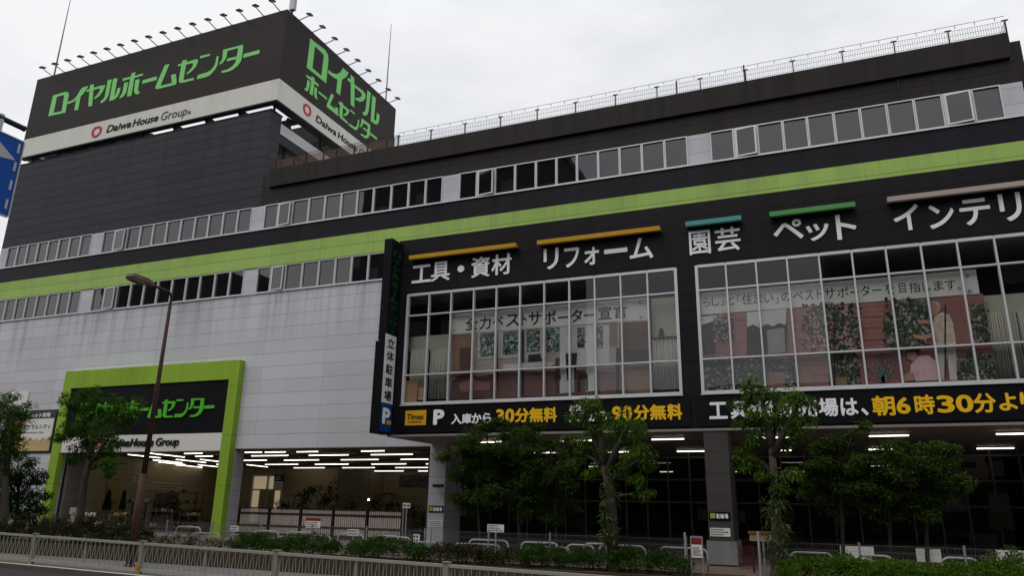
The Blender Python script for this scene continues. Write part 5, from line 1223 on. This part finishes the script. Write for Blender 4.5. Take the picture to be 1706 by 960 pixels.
for i, (px, Y) in enumerate([(1142, FY - .1), (1265, FY - .25), (1288, FY - .3)]):
    p = atY(px, 920, Y); h = [.95, 1.02, .98][i]
    tag(MB().lathe([(.03, 0), (.03, h), (.02, h + .02)], (p.x, Y, 0), 10).build('gate_post', 'rail_white', smooth=False), ['pale steel post at the left side of the paved opening', 'left pale post of the pair right of the paved opening', 'right pale post of the pair, against the tree trunk'][i], 'post')
GG = 'white bent tube bike rails in front of the store'
RA = [(294, 335, 879, 0), (321, 367, 892, 1), (383, 430, 897, 1), (425, 465, 886, 0), (464, 512, 898, 1), (479, 524, 888, 0), (517, 552, 894, 1), (563, 606, 891, 0), (622, 665, 894, 0), (640, 684, 896, 1), (693, 732, 909, 1), (757, 834, 912, 1), (781, 847, 901, 0), (868, 930, 905, 0), (878, 950, 914, 1), (944, 990, 909, 0), (972, 1012, 907, 0), (998, 1075, 910, 0), (1098, 1178, 914, 0), (1316, 1387, 922, 0), (1430, 1487, 927, 0), (1568, 1629, 931, 0)]
wh = ['at the far left', 'overlapping the far left rail', 'beside the green entrance leg', 'rear one right of the entrance leg', 'front one right of the entrance leg', 'rear one left of the red headed notice', 'below the red headed notice', 'with the white notice above it', 'left of the tall thin pole', 'low front one left of the tall thin pole', 'in front of the left pillar', 'front one right of the left pillar', 'rear one right of the left pillar', 'rear one among the arcade trees', 'low front one left of the centre tree', 'narrow, left of the centre tree', 'narrow, just left of the centre tree trunk', 'behind the centre tree trunk', 'left of the paved opening', 'right of the right tree trunk', 'right of the first white board', 'right of the second white board']
for i, (xa, xb, py, row) in enumerate(RA):
    H = .78
    pm_ = atZ((xa + xb) / 2, py, H); Y = min(25.2, max(20.6, pm_.y))
    a, b = atY(xa, py, Y), atY(xb, py, Y); z = max(.45, min(.95, (a.z + b.z) / 2)); w_ = b.x - a.x; r = min(.16, w_ / 3)
    pts = [(a.x, Y, 0), (a.x, Y, z - r)] + [(a.x + r - r * math.cos(t_), Y, z - r + r * math.sin(t_)) for t_ in (math.pi / 8, math.pi / 4, 3 * math.pi / 8)] + [(a.x + r, Y, z), (b.x - r, Y, z)] + [(b.x - r + r * math.sin(t_), Y, z - r + r * math.cos(t_)) for t_ in (math.pi / 8, math.pi / 4, 3 * math.pi / 8)] + [(b.x, Y, z - r), (b.x, Y, 0)]
    mb = MB().tube(pts, .03, 8)
    if i in (0, 3, 7): mb.tube([(a.x, Y, z - .32), (b.x, Y, z - .32)], .02, 8)
    tag(mb.build('bike_rail', 'rail_white', smooth=True), 'white bent tube bike rail, ' + wh[i], 'bike rail', GG)
def fence_notice(px0, px1, py0, py1, Y, lab, seed, head=None, pole=False, rows=3):
    a, b = atY(px0, py1, Y), atY(px1, py0, Y); t = notice(a.x, b.x, a.z, b.z, Y, lab, seed, head, rows)
    MB().box((a.x + b.x) / 2 - .02, (a.x + b.x) / 2 + .02, Y + .001, Y + .03, max(0, a.z - 1.6), b.z - .02).build('stake', 'wire_light', t)
fence_notice(383, 398, 877, 886, FY - .04, 'small white notice on the wire fence by the green entrance leg', 11, rows=2)
fence_notice(509, 535, 864, 880, 23.5, 'white notice with a red heading in front of the slatted fence', 12, 'red')
fence_notice(579, 598, 883, 893, FY - .04, 'white two line notice on the wire fence over a bike rail', 13, rows=2)
fence_notice(315, 327, 868, 877, FY - .04, 'small pale notice on the wire fence left of the lamp post foot', 14, rows=2) if False else None
fence_notice(155, 169, 868, 877, FY - .04, 'small pale notice on the wire fence by the entrance tree', 14, rows=2)
fence_notice(812, 840, 875, 887, FY + .3, 'cream notice with red print under the arcade trees', 15, None, rows=3)
fence_notice(688, 700, 891, 905, 22.5, 'small white machine cover notice by the left pillar', 16, rows=2)
fence_notice(671, 684, 839, 847, 24, 'small yellow framed tag on the tall thin pole', 17, rows=1)
p = atY(669, 900, 24.0); tag(MB().lathe([(.025, 0), (.025, atY(672, 838, 24).z)], (p.x, 24.03, 0), 8).build('sign_pole', 'galv'), 'tall thin grey pole at the right end of the slatted fence', 'pole')
a, b = atY(115, 863, 25.0), atY(127, 847, 25.0)
t = empty('utility_box', (a.x, 25, 0), 'pale utility box with a dark lock by the left wall of the entrance', 'utility box'); MB().box(a.x - .05, a.x + .35, 25.0, 25.3, .0, b.z).build('cabinet', 'cream', t, bevel=.015); MB().box(a.x + .24, a.x + .3, 24.98, 24.999, b.z - .35, b.z - .2).build('lock', 'ink', t)
# narrow red headed sign beside the opening
Y = 19.3
p0, p1 = atY(1152, 915, Y), atY(1170, 915, Y); zt = atY(1160, 897, Y).z
t = empty('notice_stand', ((p0.x + p1.x) / 2, Y, 0), 'narrow upright white notice stand with a red heading beside the paved opening', 'notice stand')
x0, x1 = p0.x, p1.x
MB().box(x0 - .02, x0, Y - .02, Y + .03, 0, zt + .04).box(x1, x1 + .02, Y - .02, Y + .03, 0, zt + .04).box(x0, x1, Y - .02, Y + .03, zt, zt + .04).build('frame', 'galv', t)
MB().box(x0 + .001, x1 - .001, Y - .01, Y + .01, .42, zt - .001).build('board', 'board_white', t)
zr = atY(1160, 908, Y).z; MB().box(x0 + .005, x1 - .005, Y - .014, Y - .0105, zr, zt - .01).build('heading', 'red', t)
mb = MB(); bars_of_print(mb, x0 + .03, x1 - .03, .46, zr - .05, Y - .0105, 7, 9); mb.build('print', 'ink_grey', t)
# brown board on posts right of the opening
Y = 20.9; a, b = atY(1249, 902, Y), atY(1284, 887, Y)
t = empty('planter_shelf', ((a.x + b.x) / 2, Y, 0), 'brown wooden box shelf on thin legs behind the pale posts', 'shelf')
MB().box(a.x, b.x, Y, Y + .3, a.z, b.z - .06).build('box', 'wood_light', t); MB().box(a.x - .03, b.x + .03, Y - .03, Y + .33, b.z - .059, b.z).build('lid', 'wood', t)
for x in (a.x + .05, b.x - .05): MB().box(x - .02, x + .02, Y + .1, Y + .14, 0, a.z).build('leg', 'steel_dark', t)
Y = 21.9; a, b = atY(1234, 952, Y), atY(1262, 920, Y)
t = empty('red_rack', ((a.x + b.x) / 2, Y, 0), 'dark red wire rack standing right of the right pillar', 'rack'); mb = MB()
for k in range(7): x = a.x + (b.x - a.x) * k / 6; mb.tube([(x, Y, 0), (x, Y, .62)], .008, 5); mb.tube([(x, Y + .35, 0), (x, Y + .35, .5)], .008, 5)
for x in (a.x, b.x): mb.tube([(x, Y, .55), (x, Y + .35, .45)], .012, 5)
for z in (.15, .35, .6): mb.tube([(a.x, Y, z), (b.x, Y, z)], .01, 5); mb.tube([(a.x, Y + .35, z * .8), (b.x, Y + .35, z * .8)], .01, 5)
mb.build('rack_frame', 'rack_red', t)
for i, (xa, xb, yt, yb) in enumerate([(1402, 1455, 912, 938), (1528, 1567, 916, 937), (1662, 1712, 919, 940)]):
    Y = 21.0 + .15 * i; a, b = atY(xa, yb, Y), atY(xb, yt, Y)
    t = empty('white_board', ((a.x + b.x) / 2, Y, 0), ['pale white board leaning behind the wire fence, left of three', 'pale white board behind the wire fence, middle of three', 'pale white board half hidden by shrubs at the right edge'][i], 'board', 'white boards behind the wire fence')
    MB().box(a.x, b.x, Y, Y + .03, a.z, b.z).build('panel', 'board_white', t)
    for x in (a.x + .06, b.x - .06): MB().box(x - .015, x + .015, Y + .031, Y + .06, 0, b.z - .05).build('leg', 'steel_dark', t)

# ------------------------------------------------------------------ roadside railing
gf = empty('guard_railing', (-15, fy(-15), fz(-15)), 'long pale green grey pedestrian railing with crossed thin bars along the road', 'railing')
PXS = [-31.65, -26.88, -22.1, -17.32, -12.5, -7.68, -2.9, 1.9, 6.7]
def ftop(x): return .452 - .0085 * (x + 22)
def fbot(x): return -.215 - .006 * (x + 22)
ux = Vector((1, -.08, 0)).normalized(); un = Vector((-.08, -1, 0)).normalized()
def fp(x, z, off=0): p = Vector((x, fy(x), z)); return p + un * off
for i, x in enumerate(PXS):
    zt = ftop(x) + .03; mb = MB()
    mb.prism([fp(x - .07, fz(x) - .02, .05), fp(x + .07, fz(x) - .02, .05), fp(x + .07, zt, .05), fp(x - .07, zt, .05)], -un * .1)
    mb.prism([fp(x - .085, zt, .065), fp(x + .085, zt, .065), fp(x + .085, zt + .025, .065), fp(x - .085, zt + .025, .065)], -un * .13)
    p = mb.build('post', 'guard_paint', gf)
    if i in (3, 5): MB().prism([fp(x - .05, fz(x) + .04, .052), fp(x + .05, fz(x) + .04, .052), fp(x + .06, fz(x) + .17, .06), fp(x, fz(x) + .25, .06), fp(x - .06, fz(x) + .17, .06)], un * .03).build('reflector', 'orange', p)
for a, b in zip(PXS, PXS[1:]):
    mb = MB(); a_, b_ = a + .075, b - .075
    for zf_, h in ((ftop, .062), (fbot, .075)):
        mb.prism([fp(a_, zf_(a) - h, .045), fp(b_, zf_(b) - h, .045), fp(b_, zf_(b), .045), fp(a_, zf_(a), .045)], -un * .09)
    mb.build('rail', 'guard_paint_light', gf)
    bb = MB(); n = 46
    for k in range(n):
        x = a_ + .05 + (b_ - a_ - .1) * k / (n - 1); s = .055 if k % 2 else -.055
        z0, z1 = fbot(x) + .001, ftop(x) - .063; zm = (z0 + z1) / 2
        bb.tube([fp(x, z0, -s * .55), fp(x, zm, 0), fp(x, z1, s * .55)], .009, 5, caps=False)
    xm = (a + b) / 2; bb.prism([fp(xm - .015, fbot(xm), .015), fp(xm + .015, fbot(xm), .015), fp(xm + .015, ftop(xm) - .063, .015), fp(xm - .015, ftop(xm) - .063, .015)], -un * .03)
    bb.build('bar_panel', 'guard_paint_light', gf)

# street lamp
LQ = zoom((200, 440), 9.6); LMY = 17.3
lb = atY(225, 886, LMY); ltp = atY(*LQ(830, 470), LMY)
t = empty('street_lamp', (lb.x, LMY, fz(lb.x)), 'tall brown street lamp leaning its flat head over the road', 'street lamp')
mb = MB(); z_ = fz(lb.x); px_ = lambda z: lb.x + (ltp.x - lb.x) * (z - lb.z) / (ltp.z - lb.z)
zj = atY(245, 790, LMY).z
mb.tube([(px_(z_), LMY, z_), (px_(zj), LMY, zj)], .115, 12).tube([(px_(zj), LMY, zj - .02), (px_(ltp.z - .35), LMY, ltp.z - .35)], .082, 12, r1=.052); mb.lathe([(.15, 0), (.15, .05), (.12, .08)], (px_(z_), LMY, z_), 12)
mb.build('pole', 'lamp_brown', t, smooth=True)
ah = atX(*LQ(535, 345), ltp.x); ah = Vector((ltp.x, ah.y, ah.z)); he = atX(*LQ(205, 255), ltp.x)
dirn = (ah - ltp).normalized()
MB().tube([(px_(ltp.z - .35), LMY, ltp.z - .35), ltp + Vector((0, 0, -.1)), ltp + dirn * .12, ah], .045, 8).build('arm', 'lamp_brown', t, smooth=True)
hl = 1.0; s_ = Vector((.19, 0, 0)); up = Vector((0, 0, 1))
hd = MB()
A = [ah - s_ * .4 - up * .05, ah + s_ * .4 - up * .05, ah + s_ * .4 + up * .06, ah - s_ * .4 + up * .06]
Bq = [ah + dirn * .35 - s_ - up * .08, ah + dirn * .35 + s_ - up * .08, ah + dirn * .35 + s_ + up * .1, ah + dirn * .35 - s_ + up * .1]
Cq = [ah + dirn * .95 - s_ - up * .06, ah + dirn * .95 + s_ - up * .06, ah + dirn * .9 + s_ * .8 + up * .08, ah + dirn * .9 - s_ * .8 + up * .08]
vs = A + Bq + Cq; fs = [(0, 1, 2, 3), (11, 10, 9, 8)]
for o in (0, 4): fs += [(o + i, o + (i + 1) % 4, o + 4 + (i + 1) % 4, o + 4 + i) for i in range(4)]
hd.add(vs, fs).build('lamp_head', 'lamp_head', t, bevel=.025)
MB().prism([ah + dirn * .4 - s_ * .8 - up * .078, ah + dirn * .4 + s_ * .8 - up * .078, ah + dirn * .9 + s_ * .8 - up * .063, ah + dirn * .9 - s_ * .8 - up * .063], (0, 0, -.05)).build('lens', 'lens', t, bevel=.015)

# blue road sign at the left edge
RX = -15.0
q1, q2, q3 = atX(41, 238, RX), atX(11, 360, RX), atX(0, 215.5, RX)
t = empty('road_sign', (RX, q1.y, q2.z), 'big blue road sign with a pale arrow on a grey arm at the left edge', 'road sign')
y1 = (q1.y + q2.y) / 2; y0 = y1 - 2.6; z1, z0 = q1.z, q2.z
MB().box(RX - .03, RX, y0, y1, z0, z1).build('plate', 'sign_blue', t, bevel=.02)
MB().box(RX - .035, RX + .012, y1, y1 + .03, z0, z1).box(RX - .035, RX + .012, y0, y1, z1, z1 + .025).box(RX - .035, RX + .012, y0, y1, z0 - .025, z0).build('edge', 'galv', t)
mb = MB()
zs = zoom((0, 160), 3.425)
for ya, yb in ((270, 328), (385, 440), (497, 555), (613, 670)):
    za, zb = atX(*zs(120, ya), RX).z, atX(*zs(120, yb), RX).z; mb.box(RX + .001, RX + .006, y1 - .1, y1 - .05, zb - .02, za - .02)
mb.build('border_marks', 'sign_grey_film', t)
ta, tb, tc_ = atX(*zs(88, 368), RX), atX(*zs(0, 262), RX), atX(*zs(0, 374), RX)
zc = atX(*zs(88, 368), RX).z; hgt = tb.z - tc_.z
MB().prism([(RX + .001, ta.y, ta.z), (RX + .001, tb.y - .5, tb.z + .5 * (tb.z - ta.z) / (ta.y - tb.y)), (RX + .001, tb.y - .5, tc_.z)], (.005, 0, 0)).build('arrow', 'sign_grey_film', t)
e0, e1 = atX(0, 189, RX), atX(44, 213, RX)
za_ = e1.z; 
MB().tube([(RX - .08, y0 - 2.2, za_), (RX - .08, e1.y, za_)], .06, 12).tube([(RX - .08, e1.y, za_), (RX - .08, e1.y + .02, za_)], .066, 12).build('arm', 'arm_blue', t, smooth=False)
MB().tube([(RX - .08, y0 - 2.2, road_z(RX)), (RX - .08, y0 - 2.2, za_ + .3)], .11, 12).build('pole', 'steel_grey', t)
for y in (y0 + .5, y1 - .5): MB().box(RX - .09, RX - .031, y - .04, y + .04, z0 + .1, za_ + .08).build('bracket', 'galv', t)

# ------------------------------------------------------------------ planting
def hedge(name, xa, xb, yc, hw, h, mat, label, seed, size=.075, dens=26, zb=.02, n_per=26, straggle=0):
    t = empty(name, ((xa + xb) / 2, yc, zb), label, 'hedge', 'hedges in the planting bed'); rnd = random.Random(seed)
    cl = []; n = int((xb - xa) * dens)
    for _ in range(n):
        x = rnd.uniform(xa, xb); e = min(1, (x - xa) / .35, (xb - x) / .35); hh = h * (.82 + .18 * e + .12 * math.sin(x * 2.3 + seed) + .07 * math.sin(x * 6.1))
        a = rnd.uniform(0, math.pi); rr = math.sqrt(rnd.uniform(.35, 1))
        k = rnd.uniform(.1, .17)
        cl.append((Vector((x, yc - math.cos(a) * hw * rr, zb + .1 + math.sin(a) * (hh - .16) * rr + .03 * rnd.random())), Vector((k, k, k * .8))))
        if straggle and rnd.random() < straggle: cl.append((Vector((x, yc + rnd.uniform(-.3, .3) * hw, zb + hh * rnd.uniform(1., 1.35))), Vector((.05, .05, .14))))
    leaves('foliage', mat, cl, size, n_per, seed, t, droop=-.25)
    mb = MB()
    for _ in range(int((xb - xa) * 7)):
        x = rnd.uniform(xa, xb); y = yc + rnd.uniform(-.6, .6) * hw; mb.tube([(x, y, zb - .04), (x + rnd.uniform(-.12, .12), y + rnd.uniform(-.1, .1), zb + h * .5), (x + rnd.uniform(-.22, .22), y + rnd.uniform(-.2, .2), zb + h * rnd.uniform(.75, .95))], .011, 4, caps=False, r1=.004)
    mb.build('stems', 'bark_dark', t)
X_ = lambda px, Y=19.3: atY(px, 915, Y).x
hedge('hedge', -33, X_(232), 19.35, .55, .62, 'leaf_rust', 'brownish straggly low hedge at the left behind the railing', 1, .085, 46, n_per=34, straggle=.25)
hedge('hedge', X_(236), X_(392), 19.35, .5, .38, 'leaf_rust', 'sparse brown ground shrubs in front of the green entrance leg', 2, .07, 24, n_per=20)
hedge('hedge', X_(395), X_(560), 19.35, .5, .52, 'leaf_hedge', 'low green hedge in front of the bike rails, left of the gap', 3, .075, 60, n_per=44)
hedge('hedge', X_(585), X_(712), 19.35, .5, .52, 'leaf_hedge', 'low rounded green hedge in front of the left pillar', 4, .075, 60, n_per=44)
hedge('hedge', X_(722), X_(868), 19.35, .5, .46, 'leaf_rust', 'low reddish green hedge below the arcade trees', 5, .075, 55, n_per=40)
hedge('hedge', X_(872), X_(1146), 19.35, .55, .50, 'leaf_hedge', 'long dense green hedge around the foot of the centre tree', 6, .075, 62, n_per=44)
hedge('hedge', X_(1300), 9.0, 19.3, .62, .52, 'leaf_bright', 'bright green hedge along the bottom right of the photo', 7, .08, 70, n_per=46)
def limb(mb, pts, r0, r1): mb.tube(pts, r0, 8, caps=True, r1=r1)
def tree(label, Y, trunk, r0, limbs, blobs, mat, seed, size=.16, n_cl=26, n_per=30, cr=.26, droop=.55, name='street_tree', cat='tree', group=None, bark='bark', ivy=None, narrow=.42, flat=0., depth=.8, zb=.0):
    rnd = random.Random(seed)
    P = [atY(x, y, Y) for x, y in trunk]; b = Vector((P[0].x, Y, zb)); P = [b] + [p for p in P if p.z > zb + .2]
    t = empty(name, b, label, cat, group)
    mb = MB(); limb(mb, P, r0, r0 * .5)
    mb.lathe([(r0 * 1.6, -.06), (r0 * 1.25, .06), (r0 * 1.0, .22)], b, 10)
    ends = []
    for path, r in limbs:
        Q = [atY(x, y, Y) + Vector((0, dy, 0)) for x, y, dy in path]; limb(mb, Q, r, r * .4); ends += Q[1:]
    cl = []
    for x, y, rp, dy, *k in blobs:
        c = atY(x, y, Y) + Vector((0, dy, 0)); rr = rad(c, rp); n = int(n_cl * (rr / .7) ** 1.6) + 4
        cs = clumps_in(c, Vector((rr, rr * depth, rr * (k[0] if k else .8))), n, rnd, cr, .45, 1.28); cl += cs
        near = min(P + ends, key=lambda e: (e - c).length)
        for q, _ in rnd.sample(cs, min(len(cs), max(2, n // 6))):
            mid = near.lerp(q, .55) + Vector((rnd.uniform(-.1, .1), rnd.uniform(-.1, .1), .08)); mb.tube([near, mid, q], .018, 5, caps=False, r1=.005)
    mb.build('trunk', bark, t, smooth=True)
    leaves('crown', mat, cl, size, n_per, seed, t, droop=droop, narrow=narrow, flat=flat)
    if ivy:
        ic = []
        for k in range(ivy[2]):
            f_ = k / ivy[2]; i_ = ivy[0] + (ivy[1] - ivy[0]) * f_; p = atY(trunk[0][0] + (trunk[1][0] - trunk[0][0]) * max(0, min(1, (trunk[0][1] - i_) / (trunk[0][1] - trunk[1][1]))), i_, Y)
            a = rnd.uniform(0, 6.28); ic.append((p + Vector((math.cos(a) * r0 * 1.1, math.sin(a) * r0 * 1.1, 0)), Vector((.09, .09, .12))))
        leaves('ivy', 'leaf_ivy', ic, .17, 9, seed + 90, t, droop=.7, narrow=.28)
    return t
SG = 'street trees in front of the store'
tree('street tree with a dense dark crown before the entrance', 19.3, [(131, 884), (141, 800), (150, 765)], .17,
     [([(150, 765, 0), (152, 730, .1), (160, 690, .2)], .12), ([(150, 775, 0), (175, 752, -.2), (196, 728, -.3)], .08), ([(150, 768, 0), (138, 735, .2), (128, 700, .2)], .08), ([(152, 776, 0), (185, 766, -.3), (206, 776, -.5)], .05), ([(146, 785, 0), (170, 772, .2), (200, 772, .3)], .05)],
     [(158, 680, 32, 0), (196, 678, 27, .2), (128, 672, 24, -.1), (118, 716, 20, .2), (150, 715, 32, 0), (188, 712, 26, -.3), (128, 745, 17, .2), (215, 690, 14, .1), (195, 742, 16, -.2), (160, 752, 20, .3), (205, 776, 12, -.5), (120, 762, 10, .1), (178, 762, 10, 0), (102, 728, 11, 0), (150, 655, 14, 0), (182, 786, 7, 0)], 'leaf_green', 21, .09, 30, 58, .2, group=SG)
tree('dark street tree at the photo\'s left edge, half hiding the pet shop sign', 20.8, [(8, 884), (8, 800), (6, 720)], .2,
     [([(8, 800, 0), (20, 740, 0), (22, 700, 0)], .1), ([(8, 790, 0), (-15, 740, 0), (-20, 690, 0)], .1)],
     [(8, 672, 24, 0), (26, 690, 20, .2), (-15, 690, 30, 0), (12, 715, 26, -.2), (-20, 740, 36, 0), (22, 742, 18, 0), (5, 760, 28, .2), (-25, 790, 34, 0), (28, 715, 12, 0)], 'leaf_green', 22, .095, 30, 58, .23, group=SG)
tree('wide dark evergreen shrub below the pet shop sign at the left', 22.4, [(28, 866), (30, 830), (32, 800)], .1, [([(30, 830, 0), (55, 800, 0), (60, 785, 0)], .05), ([(30, 830, 0), (10, 800, 0), (4, 790, 0)], .05)],
     [(40, 792, 20, 0), (12, 800, 24, 0), (58, 798, 14, .1), (30, 828, 28, -.1), (58, 832, 18, .1), (4, 840, 24, 0), (40, 855, 24, -.2), (68, 850, 9, 0), (52, 770, 8, 0)], 'leaf_dark', 23, .11, 34, 50, .22, name='evergreen_shrub', cat='shrub', bark='bark_dark')
tree('street tree with drooping clumps covering part of the free parking sign', 19.3, [(1022, 948), (1018, 820), (1005, 775)], .165,
     [([(1005, 775, 0), (1000, 735, .1), (990, 700, .2)], .12), ([(1012, 790, 0), (1030, 745, -.1), (1050, 712, -.2)], .12), ([(1005, 775, 0), (985, 725, .2), (968, 690, .3)], .08), ([(1015, 805, 0), (1045, 785, -.3), (1068, 770, -.4)], .06), ([(1012, 790, 0), (985, 765, .2), (960, 752, .3)], .06), ([(1019, 830, 0), (1050, 825, -.3), (1078, 820, -.3)], .04)],
     [(975, 676, 22, .2), (995, 690, 18, 0), (958, 692, 14, .3), (985, 715, 18, .1), (1045, 708, 22, -.2), (1068, 718, 15, -.3), (1030, 728, 14, 0), (962, 735, 17, .3), (1000, 750, 14, .2), (1062, 760, 22, -.4), (1085, 776, 12, -.4), (1040, 785, 16, -.2), (955, 765, 14, .3), (1072, 800, 11, -.4), (1080, 822, 9, -.3), (985, 785, 12, .2), (1058, 742, 12, 0)], 'leaf_bright', 24, .105, 20, 48, .17, droop=.75, narrow=.34, group=SG, ivy=(905, 800, 34))
tree('ivy clad street tree hiding part of the opening hours sign', 19.3, [(1296, 950), (1291, 820), (1286, 745)], .165,
     [([(1286, 745, 0), (1278, 705, .1), (1268, 665, .2)], .12), ([(1288, 760, 0), (1310, 715, -.1), (1328, 682, -.2)], .1), ([(1289, 790, 0), (1262, 765, .2), (1245, 755, .3)], .06), ([(1287, 750, 0), (1292, 700, .2), (1296, 660, .3)], .09), ([(1290, 800, 0), (1312, 785, -.2), (1322, 790, -.3)], .04)],
     [(1262, 648, 24, .1), (1290, 660, 20, .2), (1240, 672, 19, .2), (1322, 668, 20, -.2), (1346, 672, 14, -.2), (1268, 690, 24, 0), (1302, 698, 20, .1), (1335, 700, 18, -.2), (1242, 705, 14, .2), (1320, 725, 16, -.1), (1262, 730, 14, .1), (1300, 740, 14, .2), (1240, 755, 14, .3), (1262, 772, 12, .2), (1310, 788, 14, -.2), (1275, 795, 10, 0), (1300, 815, 10, -.2), (1238, 778, 8, .2)], 'leaf_bright', 25, .10, 22, 48, .17, droop=.7, narrow=.36, group=SG, ivy=(935, 810, 40))
AG = 'thin layered trees in front of the arcade'
AT = [('thin layered tree just right of the left pillar', [(800, 915), (796, 830), (792, 770)], [(792, 740, 22), (770, 752, 14), (815, 752, 18), (785, 780, 22), (812, 795, 20), (765, 795, 12), (795, 825, 20), (820, 715, 12), (775, 720, 8), (825, 835, 14), (760, 830, 14), (782, 850, 16), (748, 765, 10), (835, 780, 14)], 31),
      ('thin layered tree in the middle of the arcade group', [(866, 918), (862, 830), (860, 770)], [(850, 722, 22), (880, 728, 18), (838, 750, 20), (868, 760, 22), (895, 755, 16), (850, 790, 24), (885, 800, 22), (860, 830, 22), (835, 820, 14), (900, 838, 14), (836, 706, 10), (870, 855, 16), (905, 775, 14), (820, 770, 14), (890, 710, 12)], 32),
      ('thin layered tree just left of the centre street tree', [(928, 922), (925, 840), (922, 790)], [(915, 742, 18), (935, 760, 18), (905, 775, 16), (928, 795, 20), (950, 812, 14), (912, 820, 18), (938, 845, 16), (900, 850, 12), (945, 735, 12), (955, 780, 14), (925, 865, 14), (890, 825, 14)], 33),
      ('thin layered tree just right of the right street tree', [(1405, 925), (1402, 840), (1398, 790)], [(1378, 748, 16), (1400, 735, 16), (1420, 722, 10), (1372, 775, 18), (1400, 775, 22), (1365, 800, 16), (1395, 810, 20), (1425, 795, 16), (1380, 835, 16), (1415, 835, 14), (1440, 712, 6), (1350, 780, 12), (1345, 820, 12), (1420, 760, 14), (1400, 855, 14)], 34),
      ('thin layered tree in the middle of the right arcade group', [(1484, 928), (1480, 840), (1478, 800)], [(1450, 765, 18), (1475, 752, 16), (1500, 762, 16), (1462, 790, 20), (1492, 795, 20), (1445, 815, 16), (1475, 825, 20), (1510, 830, 16), (1490, 855, 16), (1455, 845, 12), (1500, 738, 8), (1435, 785, 14), (1520, 790, 16), (1470, 862, 12)], 35),
      ('thin layered tree at the right end of the arcade group', [(1545, 930), (1542, 850), (1540, 800)], [(1540, 752, 16), (1562, 742, 12), (1585, 746, 10), (1535, 780, 18), (1565, 775, 16), (1550, 805, 18), (1590, 800, 14), (1608, 812, 9), (1530, 830, 16), (1565, 835, 16), (1580, 770, 10), (1545, 860, 12), (1575, 805, 16), (1520, 770, 12), (1515, 845, 14)], 36)]
for lab, tr_, bl_, sd in AT:
    top = tr_[-1]; lm = [([(top[0], top[1] + 15, 0), ((top[0] + x) / 2, (top[1] + y) / 2 + 4, 0), (x, y, random.Random(sd + x).uniform(-.3, .3))], .03) for x, y, r in bl_[:6]]
    tree(lab, 21.0, tr_, .06, lm, [(x, y, r * 1.22, random.Random(sd * 7 + x).uniform(-.5, .5), .45) for x, y, r in bl_], 'leaf_maple', sd, .082, 38, 46, .16, droop=.25, name='layered_tree', group=AG, bark='bark_dark', narrow=.5, flat=.35)
rnd = random.Random(9)
p = atY(1690, 925, 20.6); t = empty('flowering_shrub', (p.x, 20.6, 0), 'leafy shrub in front of the white board at the right edge', 'shrub')
leaves('foliage', 'leaf_maple', clumps_in(Vector((p.x, 20.6, .55)), Vector((.8, .35, .4)), 40, rnd, .14, .2), .1, 22, 70, t); MB().tube([(p.x, 20.6, 0), (p.x + .05, 20.6, .5)], .02, 6).build('stem', 'bark', t)

# ------------------------------------------------------------------ what the glass mirrors: the far side of the street, behind the camera
def block(x0, x1, y0, y1, h, mat, label):
    t = empty('apartment_block', ((x0 + x1) / 2, y1, road_z(0) + .15), label, 'building')
    zb = -.5; MB().box(x0, x1, y0, y1, zb, h).build('wall', mat, t)
    MB().box(x0 - .2, x1 + .2, y0 - .2, y1 + .2, h, h + .9).build('roof_edge', 'steel_dark', t)
    n = int((x1 - x0) / 3); w_ = .56 * (x1 - x0) / n; me = None
    for fl in range(int((h - 3) / 3)):
        for k in range(n):
            if me is None: o = MB().box(0, w_, .002, .02, 0, 1.4).box(-.06, w_ + .06, .002, .1, -.1, -.005).build('window', 'tinted_glass'); me = o
            else: o = me.copy(); C.objects.link(o)
            o.parent = t; o.location = Vector((x0 + (k + .22) * (x1 - x0) / n, y1, 1.6 + 3 * fl)) - world_loc(t)
block(-46, -22.5, -30, -14, 38, 'street_wall_shaded', 'tall dark apartment block across the street, mirrored black in the middle windows')
block(-88, -66, -34, -14, 27.5, 'street_wall_shaded', 'lower dark block across the street, mirrored black in the left lower windows')
block(1.5, 22, -28, -12, 25, 'street_wall_shaded', 'dark block across the street, mirrored in the right showroom glass')
block(-128, -100, -34, -14, 22, 'street_wall_pale', 'pale block across the street, mirrored in the far left windows')
block(-65.8, -46.3, -30, -14, 9.2, 'street_wall_shaded', 'low dark building added across the street to close the horizon between two taller blocks')  # three low buildings added so the shop glass mirrors no bright horizon
block(-22.2, 1.3, -28, -13, 9.6, 'street_wall_shaded', 'low dark building added across the street to darken the glass behind the arcade trees')
block(22.3, 70, -30, -13, 13, 'street_wall_shaded', 'long low dark building added across the street to darken the shop front end')
t = empty('apartment_block', (-54, 34, 0), 'grey concrete neighbour seen as a sliver left of the store', 'building')
MB().box(-62, -46.5, 30, 48, -.5, 15.2).build('wall', 'pale_concrete', t); MB().box(-62.2, -46.3, 29.8, 48.2, 15.2, 15.8).build('roof_edge', 'pale_concrete', t)
